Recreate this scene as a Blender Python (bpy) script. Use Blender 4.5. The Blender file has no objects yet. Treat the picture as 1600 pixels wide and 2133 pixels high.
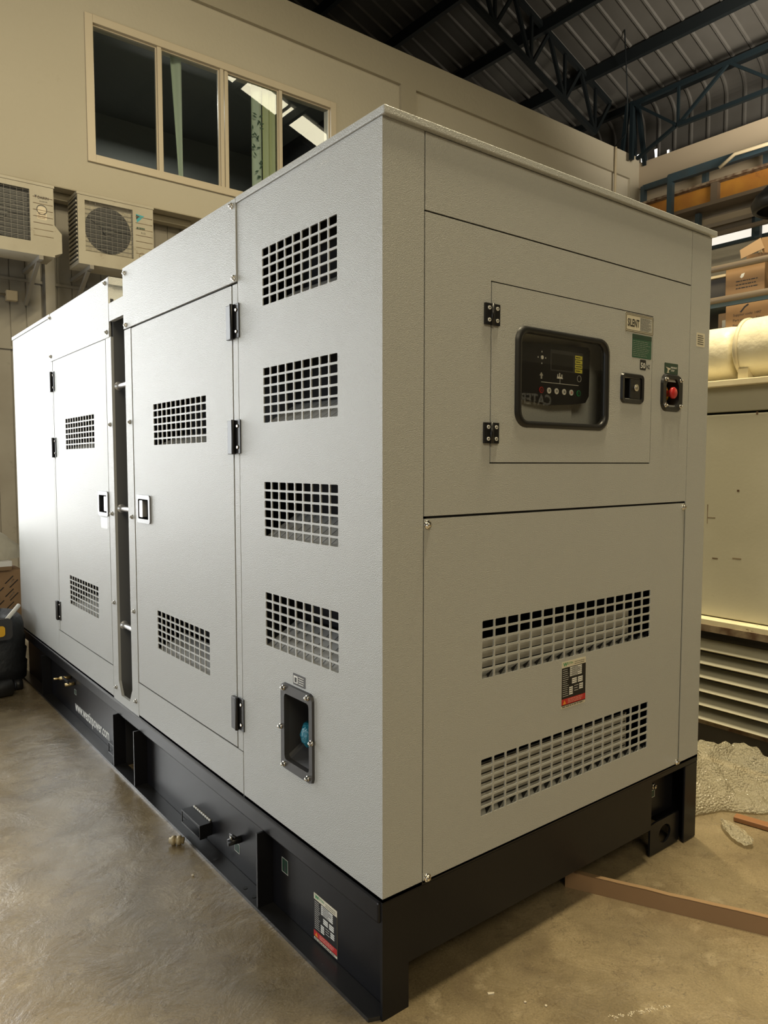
import bpy, bmesh, math, random
from mathutils import Vector, Matrix
from mathutils import noise as mnoise
random.seed(7)
S = bpy.context.scene
COL = S.collection
PI = math.pi
R = math.radians

# ------------------------------------------------------------------ camera
cam_d = bpy.data.cameras.new('camera')
cam = bpy.data.objects.new('camera', cam_d)
COL.objects.link(cam)
S.camera = cam
YAW, PITCH, FPX = R(38.045), R(-3.741), 1525.9
cam.location = (-1.1614, -1.4907, 1.5083)
cam.rotation_euler = (PI / 2 + PITCH, 0, -YAW)
cam_d.sensor_fit = 'HORIZONTAL'
cam_d.sensor_width = 36
cam_d.lens = FPX / 1600 * 36
cam_d.clip_start = 0.02
cam_d.clip_end = 200

# ------------------------------------------------------------------ light
S.view_settings.view_transform = 'Standard'
S.view_settings.look = 'None'
S.view_settings.exposure = 0.1
S.view_settings.gamma = 1.0
S.view_settings.use_curve_mapping = False
W = bpy.data.worlds.new('world')
S.world = W
W.use_nodes = True
bgn = W.node_tree.nodes['Background']
bgn.inputs[0].default_value = (0.95, 0.86, 0.66, 1)
bgn.inputs[1].default_value = 0.5


def area(name, loc, target, sx, sy, power, col, spread=180):
    l = bpy.data.lights.new(name, 'AREA')
    l.shape = 'RECTANGLE'
    l.size, l.size_y = sx, sy
    l.energy = power
    l.color = col
    l.spread = R(spread)
    o = bpy.data.objects.new(name, l)
    COL.objects.link(o)
    o.location = loc
    d = Vector(target) - Vector(loc)
    o.rotation_euler = d.to_track_quat('-Z', 'Y').to_euler()
    return o


# daylight through the tall loading door in the back wall, left of the frame,
# plus a broad cool fill added on the left
area('daylight_door', (-2.3, 7.3, 2.5), (-2.3, 0, 2.5), 3.5, 3.6, 270, (0.92, 0.97, 1.0))
area('side_fill', (-9.5, 1.0, 1.5), (0, 1.0, 0.3), 7.0, 2.4, 220, (0.90, 0.96, 1.0))
# warm workshop lamp overhead; the lights after it are added fills
area('hall_lamp_overhead', (1.6, 0.08, 7.8), (1.65, 0.05, 0), 3.0, 0.14, 720, (1.0, 0.85, 0.55))
area('front_fill', (-3.0, -6.6, 7.0), (1.6, 0.0, 1.4), 5, 2.0, 250, (1.0, 0.86, 0.58))  # added warm fill for the end face, source unseen
area('wall_fill', (-3.0, 0.5, 7.4), (0.8, 6.9, 5.0), 3, 1.5, 48, (1.0, 0.88, 0.68))  # added to brighten the upper back wall
area('roof_fill', (8.8, 1.5, 5.8), (11.2, 4.6, 8.8), 1.5, 0.8, 120, (1.0, 0.90, 0.74), 75)  # added low light aimed up at the right roof sheets
area('office_fill', (2.9, 8.6, 6.6), (2.9, 8.3, 5.0), 1.2, 0.3, 80, (1.0, 0.97, 0.90))  # added inside the office to lift the dark panes and curtains


# ------------------------------------------------------------------ materials
def mat(name, col, rough=0.5, metal=0.0, bump=None, var=None, emit=None, spec=0.5, grime=None):
    """bump=(scale, strength, distance); var=(scale, amount, colour2); grime=(scale, lo, hi, colour)"""
    m = bpy.data.materials.new(name)
    m.use_nodes = True
    nt = m.node_tree
    b = nt.nodes['Principled BSDF']
    b.inputs['Base Color'].default_value = (*col, 1)
    b.inputs['Roughness'].default_value = rough
    b.inputs['Metallic'].default_value = metal
    b.inputs['Specular IOR Level'].default_value = spec
    tc = nt.nodes.new('ShaderNodeTexCoord')
    src = None
    if var:
        n = nt.nodes.new('ShaderNodeTexNoise')
        n.inputs['Scale'].default_value = var[0]
        n.inputs['Detail'].default_value = 6
        nt.links.new(tc.outputs['Object'], n.inputs['Vector'])
        r = nt.nodes.new('ShaderNodeValToRGB')
        r.color_ramp.elements[0].position = 0.38
        r.color_ramp.elements[1].position = 0.62
        r.color_ramp.elements[0].color = (*col, 1)
        c2 = [col[i] * (1 - var[1]) + var[2][i] * var[1] for i in range(3)]
        r.color_ramp.elements[1].color = (*c2, 1)
        nt.links.new(n.outputs['Fac'], r.inputs['Fac'])
        src = r.outputs['Color']
        nt.links.new(src, b.inputs['Base Color'])
    if grime:
        n = nt.nodes.new('ShaderNodeTexNoise')
        n.inputs['Scale'].default_value = grime[0]
        n.inputs['Detail'].default_value = 10
        n.inputs['Roughness'].default_value = 0.7
        nt.links.new(tc.outputs['Object'], n.inputs['Vector'])
        r = nt.nodes.new('ShaderNodeValToRGB')
        r.color_ramp.elements[0].position = grime[1]
        r.color_ramp.elements[1].position = grime[2]
        nt.links.new(n.outputs['Fac'], r.inputs['Fac'])
        mx = nt.nodes.new('ShaderNodeMix')
        mx.data_type = 'RGBA'
        nt.links.new(r.outputs['Color'], mx.inputs['Factor'])
        if src:
            nt.links.new(src, mx.inputs[6])
        else:
            mx.inputs[6].default_value = (*col, 1)
        mx.inputs[7].default_value = (*grime[3], 1)
        nt.links.new(mx.outputs[2], b.inputs['Base Color'])
    if bump:
        n = nt.nodes.new('ShaderNodeTexNoise')
        n.inputs['Scale'].default_value = bump[0]
        n.inputs['Detail'].default_value = 3
        nt.links.new(tc.outputs['Object'], n.inputs['Vector'])
        bp = nt.nodes.new('ShaderNodeBump')
        bp.inputs['Strength'].default_value = bump[1]
        bp.inputs['Distance'].default_value = bump[2]
        nt.links.new(n.outputs['Fac'], bp.inputs['Height'])
        nt.links.new(bp.outputs['Normal'], b.inputs['Normal'])
    if emit:
        b.inputs['Emission Color'].default_value = (*emit[0], 1)
        b.inputs['Emission Strength'].default_value = emit[1]
    return m


def glass_mat(name, tint, rough=0.0, f0=0.06):
    m = bpy.data.materials.new(name)
    m.use_nodes = True
    nt = m.node_tree
    nt.nodes.clear()
    o = nt.nodes.new('ShaderNodeOutputMaterial')
    mx = nt.nodes.new('ShaderNodeMixShader')
    t = nt.nodes.new('ShaderNodeBsdfTransparent')
    g = nt.nodes.new('ShaderNodeBsdfGlossy')
    f = nt.nodes.new('ShaderNodeFresnel')
    # thin sheet: same Fresnel from either side
    ge = nt.nodes.new('ShaderNodeNewGeometry')
    mr = nt.nodes.new('ShaderNodeMapRange')
    mr.inputs['To Min'].default_value = 1.55
    mr.inputs['To Max'].default_value = 1 / 1.55
    nt.links.new(ge.outputs['Backfacing'], mr.inputs['Value'])
    nt.links.new(mr.outputs[0], f.inputs['IOR'])
    t.inputs['Color'].default_value = (*tint, 1)
    g.inputs['Roughness'].default_value = rough
    nt.links.new(f.outputs[0], mx.inputs[0])
    nt.links.new(t.outputs[0], mx.inputs[1])
    nt.links.new(g.outputs[0], mx.inputs[2])
    nt.links.new(mx.outputs[0], o.inputs[0])
    return m


PAINT = mat('grey_enamel', (0.49, 0.50, 0.485), 0.30, bump=(330, 1.0, 0.0026), spec=0.6)
PAINT_IN = mat('grey_enamel_inner', (0.50, 0.50, 0.47), 0.45)
LATCHM = mat('latch_grey', (0.20, 0.20, 0.20), 0.35, 0.3)
TRAY = mat('bright_vent_tray', (0.62, 0.62, 0.60), 0.4)
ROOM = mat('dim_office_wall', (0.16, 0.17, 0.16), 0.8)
SLOTM = mat('slot_shade_grey', (0.13, 0.135, 0.14), 0.5)  # enamel grey darkened to stand for shade deep in the slot
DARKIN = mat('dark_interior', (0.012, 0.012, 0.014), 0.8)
BLACK = mat('black_enamel', (0.008, 0.008, 0.010), 0.34, bump=(300, 0.3, 0.0006), spec=0.32)
BLACKD = mat('black_dusty_enamel', (0.014, 0.014, 0.015), 0.34, bump=(200, 0.3, 0.0006),
             grime=(140, 0.66, 0.72, (0.22, 0.21, 0.19)))
BPLAST = mat('black_plastic', (0.010, 0.010, 0.011), 0.35)
RUBBER = mat('black_rubber', (0.012, 0.012, 0.012), 0.42)
CHROME = mat('chrome', (0.75, 0.72, 0.66), 0.18, 1.0)
STEEL = mat('zinc_steel', (0.45, 0.43, 0.38), 0.3, 1.0)
SILVER = mat('silver_metal', (0.62, 0.62, 0.62), 0.35, 0.6)
GUNMET = mat('dark_grey_plastic', (0.045, 0.045, 0.048), 0.4)
RED = mat('red_plastic', (0.55, 0.03, 0.03), 0.35)
YELLOW = mat('yellow_plastic', (0.75, 0.42, 0.03), 0.4)
LYELLOW = mat('yellow_label', (0.75, 0.70, 0.10), 0.5)
GREEN = mat('green_sticker', (0.02, 0.10, 0.055), 0.45)
LGREEN = mat('green_print', (0.01, 0.28, 0.10), 0.5)
DGREEN = mat('dark_green_sticker', (0.012, 0.05, 0.03), 0.45)
WHITE = mat('white_print', (0.80, 0.80, 0.76), 0.5)
CREAM = mat('cream_sticker', (0.75, 0.70, 0.55), 0.5)
GREYST = mat('silver_sticker', (0.50, 0.50, 0.46), 0.35)
INK = mat('black_ink', (0.012, 0.012, 0.012), 0.5)
ORANGE = mat('orange_print', (0.85, 0.33, 0.03), 0.5)
TEAL = mat('teal_print', (0.03, 0.30, 0.36), 0.5)
WINGLASS = glass_mat('window_glass', (0.66, 0.69, 0.66), 0.0)
PANGLASS = glass_mat('clear_panel_glass', (0.92, 0.92, 0.90), 0.0)
BLUEST = mat('blue_painted_steel', (0.028, 0.052, 0.068), 0.5, var=(6, 0.5, (0.035, 0.042, 0.044)))
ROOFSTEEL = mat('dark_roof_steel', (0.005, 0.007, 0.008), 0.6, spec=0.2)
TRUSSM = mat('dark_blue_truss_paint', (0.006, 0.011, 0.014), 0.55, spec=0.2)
ROOFMET = mat('roof_sheet_metal', (0.062, 0.059, 0.054), 0.5, 0.2, var=(1.5, 0.5, (0.042, 0.039, 0.034)))
PLASTER = mat('beige_plaster', (0.47, 0.435, 0.35), 0.75, bump=(25, 0.3, 0.01), var=(0.7, 0.35, (0.42, 0.385, 0.305)),
              grime=(3.0, 0.64, 0.85, (0.36, 0.31, 0.23)))
PLASTER2 = mat('beige_plaster_beam', (0.38, 0.345, 0.265), 0.75, bump=(25, 0.3, 0.01), var=(0.7, 0.3, (0.34, 0.305, 0.23)))
PLASTERR = mat('brown_beige_plaster', (0.34, 0.28, 0.20), 0.75, var=(0.8, 0.3, (0.28, 0.23, 0.16)))
CLAD = mat('grey_wall_sheet', (0.25, 0.235, 0.20), 0.6, var=(2.0, 0.5, (0.18, 0.16, 0.13)), grime=(5, 0.6, 0.75, (0.13, 0.11, 0.085)))
FRAME = mat('cream_window_frame', (0.52, 0.455, 0.345), 0.45)
CURT = mat('pale_green_curtain', (0.60, 0.66, 0.46), 0.8)
CURT2 = mat('pale_blue_curtain', (0.58, 0.68, 0.62), 0.8)
LEAF = mat('curtain_leaf_print', (0.10, 0.16, 0.13), 0.8)
ACW = mat('aged_cream_casing', (0.38, 0.35, 0.275), 0.5, var=(4, 0.5, (0.31, 0.28, 0.21)), grime=(9, 0.6, 0.75, (0.22, 0.18, 0.12)))
ACFAN = mat('dark_fan_plastic', (0.02, 0.022, 0.025), 0.5)
WIRE = mat('grey_grille_wire', (0.20, 0.19, 0.17), 0.45)
OLDP = mat('old_grey_green_paint', (0.52, 0.50, 0.40), 0.5, var=(2.2, 0.5, (0.42, 0.40, 0.31)), bump=(60, 0.2, 0.002),
           grime=(7, 0.70, 0.74, (0.16, 0.10, 0.05)))
OLDC = mat('old_cream_paint', (0.80, 0.72, 0.50), 0.5, var=(5, 0.5, (0.5, 0.42, 0.27)), grime=(14, 0.62, 0.68, (0.20, 0.09, 0.03)))
RUST = mat('rusty_steel', (0.10, 0.055, 0.03), 0.8, var=(12, 0.8, (0.30, 0.24, 0.16)))
OLDDK = mat('old_dark_base', (0.035, 0.03, 0.024), 0.6)
WRAP = mat('cream_wrap', (0.90, 0.84, 0.64), 0.45, bump=(18, 0.5, 0.012), var=(4, 0.5, (0.70, 0.62, 0.42)))
CARD = mat('brown_cardboard', (0.29, 0.175, 0.085), 0.8, var=(5, 0.4, (0.24, 0.14, 0.068)))
CARDL = mat('pale_cardboard', (0.36, 0.235, 0.125), 0.75, var=(3, 0.4, (0.31, 0.19, 0.098)))
RUSTOR = mat('orange_crane_paint', (0.42, 0.19, 0.025), 0.6, var=(3, 0.6, (0.30, 0.11, 0.02)), grime=(4, 0.62, 0.75, (0.08, 0.03, 0.015)))
BROWNST = mat('brown_steel', (0.13, 0.10, 0.07), 0.5)
WOODST = mat('orange_wood', (0.27, 0.125, 0.05), 0.6)
PIPE = mat('cream_pipe', (0.52, 0.44, 0.30), 0.45)
BRASS = mat('brass', (0.55, 0.42, 0.20), 0.35, 0.9)
FITTING = mat('dusty_brass_fitting', (0.42, 0.34, 0.20), 0.55, 0.3)
BLUECAP = mat('blue_plastic_bag', (0.015, 0.19, 0.28), 0.15, bump=(60, 0.8, 0.01))
BAG = mat('black_bag_fabric', (0.015, 0.016, 0.018), 0.45, bump=(30, 0.4, 0.01))
SACK = mat('white_sack_cloth', (0.50, 0.46, 0.36), 0.85, bump=(12, 0.6, 0.02))
FOAM = mat('white_foam', (0.72, 0.70, 0.64), 0.8)
PAPER = mat('pale_paper', (0.62, 0.55, 0.42), 0.8)
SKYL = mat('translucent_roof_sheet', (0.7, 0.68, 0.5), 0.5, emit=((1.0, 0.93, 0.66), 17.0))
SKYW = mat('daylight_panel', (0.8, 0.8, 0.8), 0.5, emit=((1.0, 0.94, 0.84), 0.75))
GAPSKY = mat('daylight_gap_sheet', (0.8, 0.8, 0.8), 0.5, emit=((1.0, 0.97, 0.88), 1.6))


def floor_mat():
    m = bpy.data.materials.new('stained_concrete')
    m.use_nodes = True
    nt = m.node_tree
    b = nt.nodes['Principled BSDF']
    tc = nt.nodes.new('ShaderNodeTexCoord')

    def nz(scale, det, rg, dist=0.0):
        n = nt.nodes.new('ShaderNodeTexNoise')
        n.inputs['Scale'].default_value = scale
        n.inputs['Detail'].default_value = det
        n.inputs['Roughness'].default_value = rg
        n.inputs['Distortion'].default_value = dist
        nt.links.new(tc.outputs['Object'], n.inputs['Vector'])
        return n

    def ramp(n, p0, c0, p1, c1):
        r = nt.nodes.new('ShaderNodeValToRGB')
        r.color_ramp.elements[0].position = p0
        r.color_ramp.elements[1].position = p1
        r.color_ramp.elements[0].color = (*c0, 1)
        r.color_ramp.elements[1].color = (*c1, 1)
        nt.links.new(n.outputs[0], r.inputs['Fac'])
        return r

    def mixc(a, bcol, fac, mode='MIX'):
        x = nt.nodes.new('ShaderNodeMix')
        x.data_type = 'RGBA'
        x.blend_type = mode
        nt.links.new(fac, x.inputs['Factor']) if not isinstance(fac, float) else setattr(x.inputs['Factor'], 'default_value', fac)
        nt.links.new(a, x.inputs[6])
        if isinstance(bcol, tuple):
            x.inputs[7].default_value = (*bcol, 1)
        else:
            nt.links.new(bcol, x.inputs[7])
        return x.outputs[2]
    base = ramp(nz(2.2, 8, 0.6, 0.6), 0.32, (0.165, 0.130, 0.076), 0.68, (0.335, 0.27, 0.168))
    stain = ramp(nz(5.5, 10, 0.7, 0.4), 0.50, (0, 0, 0), 0.72, (1, 1, 1))
    c = mixc(base.outputs[0], (0.17, 0.13, 0.08), stain.outputs[0])
    light = ramp(nz(9, 6, 0.6), 0.58, (0, 0, 0), 0.78, (0.8, 0.8, 0.8))
    c = mixc(c, (0.44, 0.37, 0.25), light.outputs[0])
    fine = ramp(nz(160, 4, 0.7), 0.30, (0.72, 0.70, 0.66), 0.70, (1.22, 1.20, 1.16))
    c = mixc(c, fine.outputs[0], 1.0, 'MULTIPLY')
    # thin hairline cracks
    v = nt.nodes.new('ShaderNodeTexVoronoi')
    v.feature = 'DISTANCE_TO_EDGE'
    v.inputs['Scale'].default_value = 6
    wn = nz(4, 4, 0.6)
    vm = nt.nodes.new('ShaderNodeVectorMath')
    vm.operation = 'MULTIPLY_ADD'
    nt.links.new(wn.outputs['Color'], vm.inputs[0])
    vm.inputs[1].default_value = (0.5, 0.5, 0.5)
    nt.links.new(tc.outputs['Object'], vm.inputs[2])
    nt.links.new(vm.outputs[0], v.inputs['Vector'])
    cr = ramp(v, 0.0, (0.55, 0.55, 0.55), 0.012, (0, 0, 0))
    c = mixc(c, (0.10, 0.075, 0.05), cr.outputs[0])
    # specks
    sp = ramp(nz(95, 2, 0.5), 0.70, (0, 0, 0), 0.74, (0.7, 0.7, 0.7))
    c = mixc(c, (0.08, 0.06, 0.045), sp.outputs[0])
    nt.links.new(c, b.inputs['Base Color'])
    rr = ramp(nz(3.2, 8, 0.65, 0.5), 0.35, (0.20, 0.20, 0.20), 0.65, (0.36, 0.36, 0.36))
    nt.links.new(rr.outputs[0], b.inputs['Roughness'])
    b.inputs['Specular IOR Level'].default_value = 0.8
    b.inputs['Coat Weight'].default_value = 0.7
    b.inputs['Coat Roughness'].default_value = 0.27
    b.inputs['Coat IOR'].default_value = 1.6
    h = nz(7, 9, 0.62, 0.5)
    bp = nt.nodes.new('ShaderNodeBump')
    bp.inputs['Strength'].default_value = 0.5
    bp.inputs['Distance'].default_value = 0.012
    nt.links.new(h.outputs[0], bp.inputs['Height'])
    nt.links.new(bp.outputs[0], b.inputs['Normal'])
    nt.links.new(bp.outputs[0], b.inputs['Coat Normal'])
    return m


FLOOR = floor_mat()


def bubble_mat():
    m = bpy.data.materials.new('bubble_wrap_film')
    m.use_nodes = True
    nt = m.node_tree
    b = nt.nodes['Principled BSDF']
    b.inputs['Base Color'].default_value = (0.50, 0.46, 0.34, 1)
    b.inputs['Roughness'].default_value = 0.10
    b.inputs['Specular IOR Level'].default_value = 0.9
    tc = nt.nodes.new('ShaderNodeTexCoord')
    v = nt.nodes.new('ShaderNodeTexVoronoi')
    v.inputs['Scale'].default_value = 110
    nt.links.new(tc.outputs['Object'], v.inputs['Vector'])
    bp = nt.nodes.new('ShaderNodeBump')
    bp.inputs['Strength'].default_value = 1.0
    bp.inputs['Distance'].default_value = 0.007
    bp.invert = True
    nt.links.new(v.outputs['Distance'], bp.inputs['Height'])
    nt.links.new(bp.outputs[0], b.inputs['Normal'])
    t = nt.nodes.new('ShaderNodeBsdfTransparent')
    t.inputs['Color'].default_value = (0.9, 0.87, 0.78, 1)
    mx = nt.nodes.new('ShaderNodeMixShader')
    mx.inputs[0].default_value = 0.42
    o = nt.nodes['Material Output']
    nt.links.new(b.outputs[0], mx.inputs[1])
    nt.links.new(t.outputs[0], mx.inputs[2])
    nt.links.new(mx.outputs[0], o.inputs[0])
    return m


BUBBLE = bubble_mat()


# ------------------------------------------------------------------ mesh helpers
class MB:
    def __init__(s):
        s.v, s.f, s.m, s.sm, s.mats = [], [], [], [], []

    def mi(s, m):
        if m not in s.mats:
            s.mats.append(m)
        return s.mats.index(m)

    def add(s, vs, fs, m, smooth=False):
        o = len(s.v)
        s.v += [tuple(v) for v in vs]
        k = s.mi(m)
        for f in fs:
            s.f.append([i + o for i in f])
            s.m.append(k)
            s.sm.append(smooth)

    def box(s, a, b, m):
        x0, y0, z0 = [min(a[i], b[i]) for i in range(3)]
        x1, y1, z1 = [max(a[i], b[i]) for i in range(3)]
        s.add([(x0, y0, z0), (x1, y0, z0), (x1, y1, z0), (x0, y1, z0), (x0, y0, z1), (x1, y0, z1), (x1, y1, z1), (x0, y1, z1)],
              [(0, 3, 2, 1), (4, 5, 6, 7), (0, 1, 5, 4), (1, 2, 6, 5), (2, 3, 7, 6), (3, 0, 4, 7)], m)

    def hexa(s, p, m):
        s.add(p, [(0, 3, 2, 1), (4, 5, 6, 7), (0, 1, 5, 4), (1, 2, 6, 5), (2, 3, 7, 6), (3, 0, 4, 7)], m)

    def beam(s, a, b, w, h, m, up=(0, 0, 1)):
        a, b = Vector(a), Vector(b)
        d = (b - a).normalized()
        u = Vector(up)
        if abs(d.dot(u)) > 0.95:
            u = Vector((1, 0, 0))
        r = d.cross(u).normalized() * w / 2
        t = r.cross(d).normalized() * h / 2
        s.hexa([a - r - t, a + r - t, b + r - t, b - r - t, a - r + t, a + r + t, b + r + t, b - r + t], m)

    def cyl(s, a, b, r0, m, r1=None, n=16, cap=True, smooth=True):
        r1 = r0 if r1 is None else r1
        a, b = Vector(a), Vector(b)
        d = (b - a).normalized()
        u = Vector((0, 0, 1)) if abs(d.z) < 0.9 else Vector((1, 0, 0))
        p = d.cross(u).normalized()
        q = d.cross(p).normalized()
        vs = []
        for c, r in ((a, r0), (b, r1)):
            for i in range(n):
                t = 2 * PI * i / n
                vs.append(c + p * r * math.cos(t) + q * r * math.sin(t))
        s.add(vs, [(i, (i + 1) % n, n + (i + 1) % n, n + i) for i in range(n)], m, smooth)
        if cap:
            s.add(vs[:n], [tuple(range(n))[::-1]], m)
            s.add(vs[n:], [tuple(range(n))], m)

    def tube(s, pts, r, m, n=10):
        pts = [Vector(p) for p in pts]
        rings = []
        for i, p in enumerate(pts):
            d = (pts[min(i + 1, len(pts) - 1)] - pts[max(i - 1, 0)]).normalized()
            u = Vector((0, 0, 1)) if abs(d.z) < 0.9 else Vector((1, 0, 0))
            a = d.cross(u).normalized()
            b = d.cross(a).normalized()
            rings.append([p + a * r * math.cos(2 * PI * k / n) + b * r * math.sin(2 * PI * k / n) for k in range(n)])
        vs = sum(rings, [])
        fs = []
        for i in range(len(pts) - 1):
            for k in range(n):
                fs.append((i * n + k, i * n + (k + 1) % n, (i + 1) * n + (k + 1) % n, (i + 1) * n + k))
        fs.append(tuple(range(n)))
        fs.append(tuple((len(pts) - 1) * n + k for k in range(n)))
        s.add(vs, fs, m, True)

    def lathe(s, prof, c, ax, m, n=24):
        c = Vector(c)
        d = Vector(ax).normalized()
        u = Vector((0, 0, 1)) if abs(d.z) < 0.9 else Vector((1, 0, 0))
        a = d.cross(u).normalized()
        b = d.cross(a).normalized()
        vs = []
        for r, h in prof:
            for k in range(n):
                t = 2 * PI * k / n
                vs.append(c + d * h + a * r * math.cos(t) + b * r * math.sin(t))
        fs = []
        for i in range(len(prof) - 1):
            for k in range(n):
                fs.append((i * n + k, i * n + (k + 1) % n, (i + 1) * n + (k + 1) % n, (i + 1) * n + k))
        s.add(vs, fs, m, True)

    def poly(s, pts, M, w0, w1, m):
        """extruded polygon: pts 2-D, M maps (u, v, w) to space"""
        n = len(pts)
        vs = [M(u, v, w0) for u, v in pts] + [M(u, v, w1) for u, v in pts]
        fs = [tuple(range(n))[::-1], tuple(range(n, 2 * n))] + [(i, (i + 1) % n, n + (i + 1) % n, n + i) for i in range(n)]
        s.add(vs, fs, m)

    def ring(s, outer, inner, M, w0, w1, m):
        n = len(outer)
        vs = []
        for w in (w0, w1):
            vs += [M(u, v, w) for u, v in outer] + [M(u, v, w) for u, v in inner]
        fs = []
        for i in range(n):
            j = (i + 1) % n
            fs += [(2 * n + i, 2 * n + j, 3 * n + j, 3 * n + i), (i, n + i, n + j, j), (i, j, 2 * n + j, 2 * n + i), (n + i, 3 * n + i, 3 * n + j, n + j)]
        s.add(vs, fs, m)

    def ring3(s, rings, m, close=True, smooth=False):
        """loft: rings are lists of 3-D points"""
        n = len(rings[0])
        vs = [p for r in rings for p in r]
        fs = []
        for i in range(len(rings) - 1):
            for k in range(n if close else n - 1):
                fs.append((i * n + k, i * n + (k + 1) % n, (i + 1) * n + (k + 1) % n, (i + 1) * n + k))
        s.add(vs, fs, m, smooth)

    def text(s, body, M, u, v, h, m, width=None, w=0.0006, bold=0.0):
        """flat lettering with its baseline start at (u, v), cap height h"""
        cu = bpy.data.curves.new('t', 'FONT')
        cu.body = body
        cu.size = h / 0.72
        cu.offset = bold
        cu.resolution_u = 2
        o = bpy.data.objects.new('t', cu)
        COL.objects.link(o)
        dg = bpy.context.evaluated_depsgraph_get()
        me = bpy.data.meshes.new_from_object(o.evaluated_get(dg))
        xs = [p.co.x for p in me.vertices] or [0, 1]
        k = (width / (max(xs) - min(xs))) if width else 1.0
        x0 = min(xs)
        s.add([M(u + (p.co.x - x0) * k, v + p.co.y, w) for p in me.vertices], [tuple(f.vertices) for f in me.polygons], m)
        bpy.data.objects.remove(o)
        bpy.data.curves.remove(cu)
        bpy.data.meshes.remove(me)

    def lines(s, M, u0, u1, v0, v1, n, m, w=0.0007, fill=0.45, seed=1, ragged=0.5):
        """rows of fine print too small to read"""
        rnd = random.Random(seed)
        p = (v1 - v0) / n
        for i in range(n):
            v = v1 - p * (i + 0.5)
            u = u0
            end = u1 - rnd.random() * ragged * (u1 - u0)
            while u < end:
                l = (u1 - u0) * (0.05 + 0.13 * rnd.random())
                s.poly([(u, v - p * fill / 2), (min(u + l, end), v - p * fill / 2), (min(u + l, end), v + p * fill / 2), (u, v + p * fill / 2)], M, w - 0.0002, w, m)
                u += l + (u1 - u0) * 0.03

    def build(s, name, parent=None, label=None, bevel=0.0, recalc=True, seg=2):
        me = bpy.data.meshes.new(name)
        off = parent_off(parent) if parent else Vector((0, 0, 0))
        me.from_pydata([tuple(Vector(v) - off) for v in s.v], [], s.f)
        for m in s.mats:
            me.materials.append(m)
        me.polygons.foreach_set('material_index', s.m)
        me.polygons.foreach_set('use_smooth', s.sm)
        if recalc:
            bm = bmesh.new()
            bm.from_mesh(me)
            bmesh.ops.remove_doubles(bm, verts=bm.verts, dist=1e-6)
            bmesh.ops.recalc_face_normals(bm, faces=bm.faces)
            bm.to_mesh(me)
            bm.free()
        me.update()
        o = bpy.data.objects.new(name, me)
        COL.objects.link(o)
        if parent:
            o.parent = parent
        if label:
            o['label'] = label
        if bevel:
            b = o.modifiers.new('bevel', 'BEVEL')
            b.width = bevel
            b.segments = seg
            b.limit_method = 'ANGLE'
            b.angle_limit = R(50)
        return o


def parent_off(p):
    o = Vector((0, 0, 0))
    while p:
        o += p.location
        p = p.parent
    return o


def thing(name, label, cat, loc, group=None):
    o = bpy.data.objects.new(name, None)
    o.empty_display_size = 0.1
    COL.objects.link(o)
    o.location = loc
    o['label'] = label
    o['category'] = cat
    if group:
        o['group'] = group
    return o


def tag(o, label, cat, group=None):
    o['label'] = label
    o['category'] = cat
    if group:
        o['group'] = group
    return o


def struct(o):
    o['kind'] = 'structure'
    return o


def rr(u0, u1, v0, v1, r, n=5):
    p = []
    for cx, cy, a in ((u1 - r, v1 - r, 0), (u0 + r, v1 - r, 90), (u0 + r, v0 + r, 180), (u1 - r, v0 + r, 270)):
        for i in range(n + 1):
            t = R(a + 90 * i / n)
            p.append((cx + r * math.cos(t), cy + r * math.sin(t)))
    return p


def ML(u, v, w=0.0):      # left long side: u = y, v = z, w outward
    return (-w, u, v)


def MLT(u, v, w=0.0):     # lettering on the long side: reading direction runs to the near corner
    return (-w, -u, v)


def ME(u, v, w=0.0):      # end face with the control window
    return (u, -w, v)


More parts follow.
